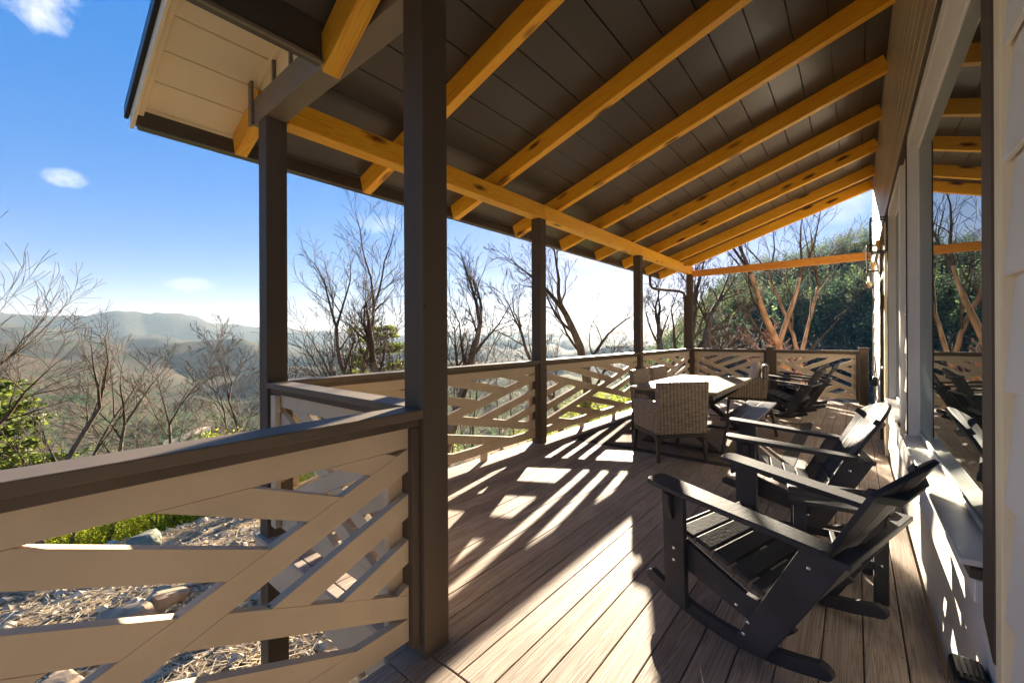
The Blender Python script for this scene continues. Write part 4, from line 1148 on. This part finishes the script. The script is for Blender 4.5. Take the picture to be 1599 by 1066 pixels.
def bench():
    t = thing('bench', 'dark glossy two-board bench pulled out on the house side of the dining table', 'bench', (-1.03, 6.07, .006))
    MB().box(-.175, -.003, -.86, .86, .415, .445).build('seat_board', BENCH, t, bevel=.005, seg=2)
    MB().box(.003, .175, -.86, .86, .415, .445).build('seat_board', BENCH, t, bevel=.005, seg=2)
    for sy in (-1, 1):
        for sx in (-1, 1):
            MB().beam((sx * .13, sy * .62, .409), (sx * .19, sy * .70, 0.0), .035, .07, (0, 1, 0)).build('leg', LEGM, t, bevel=.003)
        MB().box(-.15, .15, sy * .62 - .025, sy * .62 + .025, .385, .413).build('apron', LEGM, t, bevel=.003)
bench()
def rug():
    nx, ny = 40, 60; W, D = 1.25, 1.55; V = []; F = []
    for j in range(ny + 1):
        for i in range(nx + 1):
            x = -W + 2 * W * i / nx; y = -D + 2 * D * j / ny
            z = .003
            dd = math.hypot(W - x, (D - y))
            z += .05 * max(0, 1 - dd / .3) ** 2
            z += .010 * max(0, math.sin(x * 7 + y * 1.5)) * math.exp(-((x + .95) / .25) ** 2) * (1 if y < 0 else .3)
            V.append((x, y, z))
    n = (nx + 1) * (ny + 1); V += [(x, y, max(0, z - .002)) for x, y, z in V]
    for j in range(ny):
        for i in range(nx):
            a = j * (nx + 1) + i; F.append((a, a + 1, a + nx + 2, a + nx + 1)); F.append((n + a, n + a + nx + 1, n + a + nx + 2, n + a + 1))
    m = MB(); m.add(V, F); o = m.build('rug', RUGM, None, smooth=True); o.location = (-1.76, 6.42, .0015)
    tag(o, 'brown outdoor rug with a dark border under the dining table', 'rug')
rug()

# ------------------------------------------------------------------ trees
def at_az(phi, r): return (r * math.sin(R(phi)), r * math.cos(R(phi)))
def bare_tree(phi, r, height, rad, label, seed, lean=(0, 0), bark=BARK, twig=TWIG, name='bare_tree', group=None, forks=1, first=.3, levels=4, spread=.8, dens=1.0, gnarl=.18, zoff=0, cat='tree', wide=1.0):
    rg = random.Random(seed)
    x, y = at_az(phi, r); z = ground_z(x, y) - .15 + zoff
    if height < 1: height = (1.4 + r * height - z) * 1.06
    t = thing(name, label, cat, (x, y, z), 0, group)
    T, Cr = MB(), MB()
    def grow(p, d, length, rad, lev):
        mb = T if lev == 0 else Cr
        n = max(3, int(length / (.45 if lev < 2 else .22))); n = min(n, 14)
        pts = [p.copy()]; rads = [rad]; dd = d.copy()
        seg = length / n
        for i in range(n):
            g = gnarl * (1 + .25 * lev)
            dd = (dd + Vector((rg.gauss(0, g), rg.gauss(0, g), rg.gauss(0, g * .7) + (.05 if lev < 2 else .02)))).normalized()
            p = p + dd * seg; pts.append(p.copy())
            end = .42 if lev == 0 else .25
            rads.append(max(.0042 * r / 12, rad * (1 - (1 - end) * (i + 1) / n)))
        sides = 9 if rad > .08 else (6 if rad > .03 else (4 if rad > .012 else 3))
        mb.tube(pts, rads, sides, cap=False)
        if lev >= levels or rad < .005: return
        k = {0: 6, 1: 6, 2: 6, 3: 5}.get(lev, 3); k = max(2, int(k * dens * (1 if lev else forks)))
        for j in range(k):
            f = (first if lev == 0 else .18) + (1 - (first if lev == 0 else .18)) * (j + rg.random() * .8) / k
            i = min(n - 1, int(f * n)); q = pts[i].lerp(pts[i + 1], f * n - i)
            dirp = (pts[i + 1] - pts[i]).normalized()
            side = Vector((rg.gauss(0, 1), rg.gauss(0, 1), rg.gauss(0, .45))); side = (side - dirp * side.dot(dirp)).normalized()
            nd = (dirp + side * spread * rg.uniform(.6, 1.3) + Vector((0, 0, .12))).normalized()
            rr = rads[i] * rg.uniform(.34, .55); ll = length * rg.uniform(.36, .66) * (1.15 - .5 * f) * (1.0 if lev else wide)
            grow(q, nd, ll, rr, lev + 1)
        # leader splits at the tip
        for s_ in range(2):
            nd = (dd + Vector((rg.gauss(0, .35), rg.gauss(0, .35), .1))).normalized()
            grow(pts[-1], nd, length * .42, rads[-1] * .9, lev + 1)
    grow(Vector((0, 0, 0)), Vector((lean[0], lean[1], 1)).normalized(), height * .62, rad, 0)
    T.build('trunk', bark, t, smooth=True)
    Cr.build('crown', twig, t, smooth=True)
    return t

TL = [ # phi, r, top elevation, radius, lean, seed, label
 (-91.6, 11.5, .23, .085, (.0, .14), 111, 'tallest bare tree left of the porch, cut by the left edge'),
 (-88.6, 13.0, .05, .09, (-.05, .06), 12, 'many-stemmed bare tree second from the left edge'),
 (-86.7, 14.5, .01, .05, (.0, .0), 13, 'slim straight bare tree third from the left edge'),
 (-85.0, 15.5, -.005, .085, (.08, .30), 14, 'bare tree leaning right, its flat crown spreading over the valley'),
 (-78.6, 17.0, -.03, .085, (.05, .05), 15, 'bare tree alone in the middle of the valley view'),
 (-74.4, 17.0, -.01, .055, (.0, .1), 16, 'slim bare tree left of the porch corner post, left one of a pair'),
 (-71.8, 16.0, .015, .07, (.05, .05), 17, 'slim bare tree close to the left side of the porch corner post'),
 (-60.3, 12.5, .21, .11, (-.05, -.05), 18, 'forked dark tree between the corner post and the nearest post'),
 (-57.3, 13.5, .29, .10, (.0, .03), 19, 'tall dark tree just left of the nearest post, twigs reaching the eave'),
 (-54.6, 10.5, .12, .17, (-.06, .0), 20, 'thick grey trunk partly hidden behind the nearest post'),
 (-50.5, 10.5, .26, .16, (.15, .25), 21, 'big tree behind the nearest post whose limbs sweep right over the railing'),
 (-32.4, 17.5, .16, .15, (-.30, -.15), 22, 'tree leaning left just right of the first outer post'),
 (-29.6, 17.0, .25, .26, (-.03, -.05), 23, 'forked dark tree between the two middle outer posts'),
 (-24.0, 21.0, .16, .18, (.02, .05), 24, 'twisting bare tree just left of the post behind the side chairs'),
 (-18.0, 19.0, .19, .22, (-.50, -.10), 25, 'crooked tree leaning left between the two farthest outer posts'),
 (-17.1, 15.5, .22, .22, (.02, .0), 26, 'thick mottled trunk just left of the far corner post'),
 (-14.4, 14.5, .23, .20, (.03, .0), 27, 'thick mottled trunk just right of the far corner post'),
]
for phi, r, h, rad, lean, seed, lab in TL:
    bare_tree(phi, r, h, rad, lab, seed, lean, dens=.8 if phi > -34 else (1.5 if seed == 111 else .98 if phi < -70 else 1.15), gnarl=.12 if rad > .1 else .10, levels=4)
TO = [
 (-7.6, 15.5, .30, .12, (-.13, .0), 31, 'leaning orange-lit trunk, leftmost of the sunlit trees beyond the far railing'),
 (-6.5, 17.0, .27, .085, (.0, .02), 32, 'slim orange-lit trunk, second of the sunlit trees beyond the far railing'),
 (-4.9, 15.0, .32, .14, (.05, .05), 33, 'thickest orange-lit forked trunk among the sunlit trees beyond the far railing'),
 (-3.9, 16.5, .33, .09, (.05, .0), 34, 'orange-lit trunk right behind the thickest sunlit tree'),
]
for phi, r, h, rad, lean, seed, lab in TO:
    bare_tree(phi, r, h, rad, lab, seed, lean, bark=BARKLIT, twig=TWIG, dens=.6, first=.5, gnarl=.09, levels=3)
bare_tree(-2.3, 14.5, .05, .09, 'small tree with spreading pinkish twigs at the right end of the far railing', 35, (-.05, 0), bark=BARKLIT, twig=TWIGO, first=.3, spread=1.3, gnarl=.15)
# thin background saplings, looked at as one sort
GS = 'thin bare saplings on the slope'
rs = random.Random(99)
SAP = []
proto = [bare_tree(-120 - i * 3, 16, 5.2, .035, 'thin bare sapling, one of many standing on the slope below the porch', 200 + i, (0, 0), name='sapling', group=GS, levels=3, dens=.85, first=.25, gnarl=.1) for i in range(4)]
spots = []
for i in range(37):
    phi = rs.uniform(-93, -70) if i < 7 else (rs.uniform(-68.5, -54) if i < 26 else rs.uniform(-49, -36))
    r = rs.uniform(18, 26) if i < 7 else rs.uniform(13, 22)
    spots.append((phi, r))
for i, (phi, r) in enumerate(spots):
    x, y = at_az(phi, r); z = ground_z(x, y) - .1
    sc = rs.uniform(.8, 1.25)
    if i < 4:
        o = proto[i]; o.location = (x, y, z); o.rotation_euler = (0, 0, rs.uniform(0, 6)); o.scale = (sc,) * 3
    else: dup(proto[i % 4], (x, y, z), rs.uniform(0, 6), scale=sc)

# leafy shrubs and pines
def leaf_cloud(rg, n, center_fn, size, flat=.5):
    V = []; F = []
    for i in range(n):
        c = center_fn(i); s_ = size * rg.uniform(.6, 1.4)
        a = Vector((rg.gauss(0, 1), rg.gauss(0, 1), rg.gauss(0, flat))).normalized(); b = a.cross(Vector((rg.gauss(0, 1), rg.gauss(0, 1), rg.gauss(0, 1)))).normalized()
        k = len(V); V += [c - a * s_, c + b * s_ * .45, c + a * s_, c - b * s_ * .45]; F.append((k, k + 1, k + 2, k + 3))
    return V, F
def shrub(seed, h=2.4, w=1.3, mat=LEAFY, name='leafy_shrub', label='', group=None, n=7000):
    rg = random.Random(seed)
    t = thing(name, label, 'shrub', (0, 0, 0), 0, group)
    cl = []
    S = MB()
    for k in range(26):
        a = rg.uniform(0, 6.28); rr = w * math.sqrt(rg.random()) * .8; zz = h * rg.uniform(.25, .95) * (1 - .3 * rr / w)
        c = Vector((rr * math.cos(a), rr * math.sin(a), zz)); cl.append((c, rg.uniform(.15, .34)))
        S.tube([(0, 0, 0), c * .5 + Vector((rg.gauss(0, .08), rg.gauss(0, .08), .1)), c], [.03, .018, .008], 5, cap=False)
    def cf(i):
        c, s_ = cl[i % len(cl)]; return c + Vector((rg.gauss(0, s_), rg.gauss(0, s_), rg.gauss(0, s_ * .7)))
    V, F = leaf_cloud(rg, n, cf, .034)
    S.build('stem', BARK, t); MB().add(V, F).build('foliage', mat, t)
    return t
def pine(seed, h, rad, label, phi=None, r=None, group=None, n=5200):
    rg = random.Random(seed)
    x, y = at_az(phi, r) if phi is not None else (0, 0); z = ground_z(x, y) - .1 if phi is not None else 0
    t = thing('pine_tree', label, 'tree', (x, y, z), 0, group)
    T = MB(); T.tube([(0, 0, 0), (rg.gauss(0, .1), rg.gauss(0, .1), h * .5), (rg.gauss(0, .15), rg.gauss(0, .15), h)], [rad, rad * .7, rad * .15], 8, cap=False)
    Bm = MB(); tips = []
    for k in range(34):
        f = .25 + .75 * (k + rg.random()) / 34; a = rg.uniform(0, 6.28); L = h * .30 * (1.15 - f) * rg.uniform(.7, 1.2) + .3
        p0 = Vector((0, 0, h * f)); p1 = p0 + Vector((math.cos(a) * L, math.sin(a) * L, L * rg.uniform(-.05, .3)))
        Bm.tube([p0, p0.lerp(p1, .5) + Vector((0, 0, -.05 * L)), p1], [rad * .28, rad * .18, .008], 4, cap=False)
        for q in range(5): tips.append(p0.lerp(p1, rg.uniform(.45, 1.05)) + Vector((rg.gauss(0, .12), rg.gauss(0, .12), rg.gauss(.03, .05))))
    def cf(i):
        c = tips[i % len(tips)]; return c + Vector((rg.gauss(0, .15), rg.gauss(0, .15), rg.gauss(0, .055)))
    V, F = leaf_cloud(rg, n, cf, .085, .35)
    T.build('trunk', BARK, t, smooth=True); Bm.build('limbs', TWIG, t); MB().add(V, F).build('needles', PINEG, t)
    return t
GB = 'yellow green shrubs on the slope'
LB = 'bright yellow green leafy shrub, one of many on the slope below the railing'
sp_ = [shrub(300 + i, 2.6 + .4 * i, 1.3 + .2 * i, label=LB, group=GB) for i in range(3)]
rs = random.Random(41); places = []
for i in range(54):
    if i < 34: places.append((rs.uniform(-95, -69), rs.uniform(14, 23), rs.uniform(.75, 1.1)))
    elif i < 46: places.append((rs.uniform(-68, -36), rs.uniform(13, 24), rs.uniform(.7, 1.1)))
    else: places.append((rs.uniform(-34, -18), rs.uniform(15, 22), rs.uniform(.5, .9)))
for i, (phi, r, sc) in enumerate(places):
    x, y = at_az(phi, r); z = ground_z(x, y) - .2
    if i < 3: o = sp_[i]; o.location = (x, y, z); o.scale = (sc,) * 3
    else: dup(sp_[i % 3], (x, y, z), rs.uniform(0, 6.2), scale=sc)
o = dup(sp_[0], (*at_az(-30.5, 8.6), ground_z(*at_az(-30.5, 8.6)) - .2), 1.0, 'low yellow green bush right behind the outer railing by the forked tree', GB, scale=(.45, .45, .55))
pine(61, 5.6, .10, 'pine with flat green boughs at the left edge of the view', -91.5, 16.5)
pine(62, 4.0, .08, 'yellowish pine among the bare trees on the far left', -88.0, 19.0)
pine(63, 6.8, .10, 'green pine in front of the sky just left of the nearest post', -57.0, 17.5)
GPn = 'green pines down the slope'
pp = pine(64, 8.0, .10, 'green pine down the slope, one of several between porch and valley', -84, 34, GPn)
for phi, r, s_ in ((-81, 38, 1.1), (-79, 30, .7), (-76, 42, 1.2), (-73.5, 34, .8), (-86.5, 40, 1.2), (-90, 30, 1.1), (-78, 52, 1.3), (-82.5, 58, 1.4), (-93, 36, 1.2), (-40, 30, .9), (-36, 36, 1.1), (-27, 34, 1.0), (-24.5, 28, .8), (-21, 36, 1.1)):
    x, y = at_az(phi, r); dup(pp, (x, y, ground_z(x, y) - .2), rs.uniform(0, 6), scale=s_)

# ------------------------------------------------------------------ far woods (crowns nobody could count)
def woods(name, n, region, mat, size, hfn, seed, faces=14, qs=.15, upright=False):
    rg = np.random.default_rng(seed); V = []; F = []
    cnt = 0
    pyr = random.Random(seed)
    pts = []
    for i in range(n):
        phi = pyr.uniform(*region[0]); lr = pyr.uniform(math.log(region[1][0]), math.log(region[1][1])); r = math.exp(lr)
        x, y = at_az(phi, r); pts.append((x, y, ground_z(x, y), r))
    P = np.array(pts); k = faces
    S = size * np.exp(rg.normal(size=n) * .30) * (P[:, 3] / 150.0) ** .35; tint = rg.random(n)
    H = S * hfn
    C = np.repeat(P[:, :3], k, 0); Sr = np.repeat(S, k); Hr = np.repeat(H, k)
    u = rg.normal(size=(n * k, 3)); u /= np.linalg.norm(u, axis=1)[:, None]
    off = u * (rg.random(n * k) ** .5)[:, None]
    taper = 1 - .75 * ((off[:, 2] + 1) / 2)
    cen = C + np.stack([off[:, 0] * Sr * taper, off[:, 1] * Sr * taper, (off[:, 2] + 1) * Hr * .5 + .6 * Sr * .2], 1)
    a = rg.normal(size=(n * k, 3)); a[:, 2] *= .6; a /= np.linalg.norm(a, axis=1)[:, None]
    if upright: a[:, :2] *= .25; a /= np.linalg.norm(a, axis=1)[:, None]
    b = np.cross(a, rg.normal(size=(n * k, 3))); b /= np.linalg.norm(b, axis=1)[:, None]
    q = (Sr * qs)[:, None]; el = 2.2 if upright else 1.0
    verts = np.stack([cen - a * q * el, cen + b * q * .7 / el, cen + a * q * el, cen - b * q * .7 / el], 1).reshape(-1, 3)
    faces_ = np.arange(len(verts)).reshape(-1, 4)
    me = bpy.data.meshes.new(name); nq = len(faces_)
    me.vertices.add(nq * 4); me.vertices.foreach_set('co', verts.astype(np.float32).ravel())
    me.loops.add(nq * 4); me.loops.foreach_set('vertex_index', faces_.astype(np.int32).ravel())
    me.polygons.add(nq); me.polygons.foreach_set('loop_start', np.arange(0, nq * 4, 4, dtype=np.int32)); me.polygons.foreach_set('loop_total', np.full(nq, 4, dtype=np.int32))
    me.materials.append(mat)
    ca = me.color_attributes.new('tint', 'FLOAT_COLOR', 'POINT'); tv = np.repeat(np.repeat(tint, k), 4).astype(np.float32)
    ca.data.foreach_set('color', np.stack([tv, tv, tv, np.ones_like(tv)], 1).ravel()); me.update(); me.validate()
    o = bpy.data.objects.new(name, me); COL.objects.link(o)
    return o
tag(woods('hillside_woods', 3000, ((-27, 12), (125, 340)), CANOPYG, 2.3, 2.8, 1, 90, .085), 'dark green wood covering the steep hillside at the right', 'woods', kind='stuff')
tag(woods('bare_hillside_woods', 5200, ((-27, 12), (105, 350)), CANOPY, 2.2, 2.4, 2, 60, .06, True), 'brown leafless wood mixed in on the steep hillside at the right', 'woods', kind='stuff')
tag(woods('valley_woods', 9000, ((-97, -28), (60, 1100)), CANOPYG, 1.9, 2.0, 3, 50, .10), 'green pine wood in patches across the valley floor', 'woods', kind='stuff')
tag(woods('bare_valley_woods', 12000, ((-97, -28), (60, 1500)), CANOPY, 1.9, 2.0, 4, 44, .075, True), 'brown leafless wood across the valley floor and low ridges', 'woods', kind='stuff')
# road clearing in the valley
def clearing():
    pts = [(-79.5, 400), (-78.6, 402), (-77.8, 408), (-77.0, 418), (-76.2, 432), (-75.4, 440)]
    m = MB(); P = []
    for phi, r in pts:
        x, y = at_az(phi, r); d = Vector((x, y, 0)).normalized(); P.append((Vector((x, y, 0)) - d * 9, Vector((x, y, 0)) + d * 9))
    V = []
    for a, b in P: V += [(a.x, a.y, ground_z(a.x, a.y) + .8), (b.x, b.y, ground_z(b.x, b.y) + 1.0)]
    m.add(V, [(2*i, 2*i+2, 2*i+3, 2*i+1) for i in range(len(P) - 1)])
    o = m.build('path', paint('bare_clay', (.24, .18, .12), .9, .15, .05, 0), None); tag(o, kind='structure')
clearing()

# ------------------------------------------------------------------ rocks and litter
def rock(x, y, s, label, mat=ROCK, seed=0, group=None, name='boulder'):
    rg = random.Random(seed); import bmesh
    bm = bmesh.new(); bmesh.ops.create_icosphere(bm, subdivisions=3, radius=1)
    pl = [Vector((rg.gauss(0, 1), rg.gauss(0, 1), rg.gauss(0, 1))).normalized() for _ in range(13)]
    for v in bm.verts:
        d = v.co.normalized(); k = 1.0
        for p_ in pl:
            c = d.dot(p_)
            if c > .15: k = min(k, .58 / c)
        v.co = Vector((d.x * s[0], d.y * s[1], d.z * s[2])) * k * (1 + rg.uniform(-.02, .02))
    me = bpy.data.meshes.new(name); bm.to_mesh(me); bm.free(); me.materials.append(mat)
    o = bpy.data.objects.new(name, me); COL.objects.link(o)
    o.location = (x, y, ground_z(x, y) + s[2] * .22); o.rotation_euler = (rg.uniform(-.2, .2), rg.uniform(-.2, .2), rg.uniform(0, 6)); tag(o, label, 'rock', group)
    return o
def pxr(phi, r): return at_az(phi, r)
rock(*pxr(-82.0, 6.3), (.34, .26, .30), 'pale pointed orange stone standing upright, largest rock below the near railing', ROCK, 1)
rock(*pxr(-84.0, 6.0), (.40, .24, .15), 'long flat pale stone left of the pointed orange stone', ROCK, 2)
rock(*pxr(-79.8, 6.5), (.33, .26, .22), 'rounded buff stone right of the pointed orange stone', ROCK, 3)
rock(*pxr(-80.9, 10.0), (.42, .34, .34), 'grey lichen-covered boulder at the edge of the slope', ROCKM, 4)
rock(*pxr(-88.5, 6.2), (.45, .3, .16), 'mossy green and yellow stone far left below the near railing', ROCKM, 5)
rock(*pxr(-87.0, 5.4), (.36, .25, .14), 'reddish flat stone in front of the mossy stone', ROCK, 6)
def litter():
    rg = random.Random(17); m = MB()
    for i in range(13000):
        phi = rg.uniform(-97, -48) if i < 11000 else rg.uniform(-48, 3); r = 3.6 + 9.5 * rg.random() ** 1.2
        if i >= 11000: r = rg.uniform(8, 18)
        x, y = at_az(phi, r)
        if x > -3.45 and 1.0 < y < 11.2: continue
        if x > -1.7 and y <= 1.2: continue
        z = ground_z(x, y); a = rg.uniform(0, 6.28)
        k = rg.random()
        if k < .58:      # twigs and straw
            L = rg.uniform(.08, .38); w = rg.uniform(.003, .009)
            d = Vector((math.cos(a), math.sin(a), rg.gauss(0, .12))) * L / 2; c = Vector((x, y, z + .03))
            m.beam(c - d, c + d, w, w)
        elif k < .88:    # stone chips
            s_ = rg.uniform(.015, .05) * (1 + 1.6 * (rg.random() < .12)); c = Vector((x, y, z + s_ * .2))
            q = [Vector((rg.gauss(0, 1), rg.gauss(0, 1), rg.gauss(0, .6))).normalized() * s_ for _ in range(6)]
            top = c + Vector((0, 0, s_ * .6)); bot = c - Vector((0, 0, s_ * .7))
            ring = [c + Vector((math.cos(a + j * 1.26) * s_ * rg.uniform(.6, 1.2), math.sin(a + j * 1.26) * s_ * rg.uniform(.6, 1.2), rg.uniform(-.2, .3) * s_)) for j in range(5)]
            n0 = len(m.v); m.v += [tuple(v) for v in ring] + [tuple(top), tuple(bot)]
            for j in range(5): m.f.append((n0 + j, n0 + (j + 1) % 5, n0 + 5)); m.f.append((n0 + (j + 1) % 5, n0 + j, n0 + 6))
        else:            # leaves
            s_ = rg.uniform(.03, .06); c = Vector((x, y, z + .03)); u = Vector((math.cos(a), math.sin(a), rg.gauss(0, .4))) * s_; v = Vector((-math.sin(a), math.cos(a), rg.gauss(0, .4))) * s_ * .6
            n0 = len(m.v); m.v += [tuple(c - u), tuple(c + v), tuple(c + u), tuple(c - v)]; m.f.append((n0, n0 + 1, n0 + 2, n0 + 3))
    o = m.build('forest_litter', rock_mat('straw_and_chips', (.45, .37, .26)), None)
    tag(o, 'loose straw, twigs, leaves and stone chips scattered over the rocky ground', 'litter', kind='stuff')
litter()

# ------------------------------------------------------------------ haze
def haze():
    m = MB().box(-11500, 11500, -11500, 11500, -950, 480)
    mat = bpy.data.materials.new('haze'); mat.use_nodes = True; nt = mat.node_tree
    nt.nodes.remove(nt.nodes['Principled BSDF']); v = nt.nodes.new('ShaderNodeVolumePrincipled')
    v.inputs['Color'].default_value = (.64, .83, 1.0, 1); v.inputs['Density'].default_value = .000024; v.inputs['Anisotropy'].default_value = .3
    nt.links.new(v.outputs[0], nt.nodes['Material Output'].inputs['Volume'])
    o = m.build('haze', mat, None); tag(o, 'thin pale haze filling the valley air', 'haze', kind='stuff')
haze()
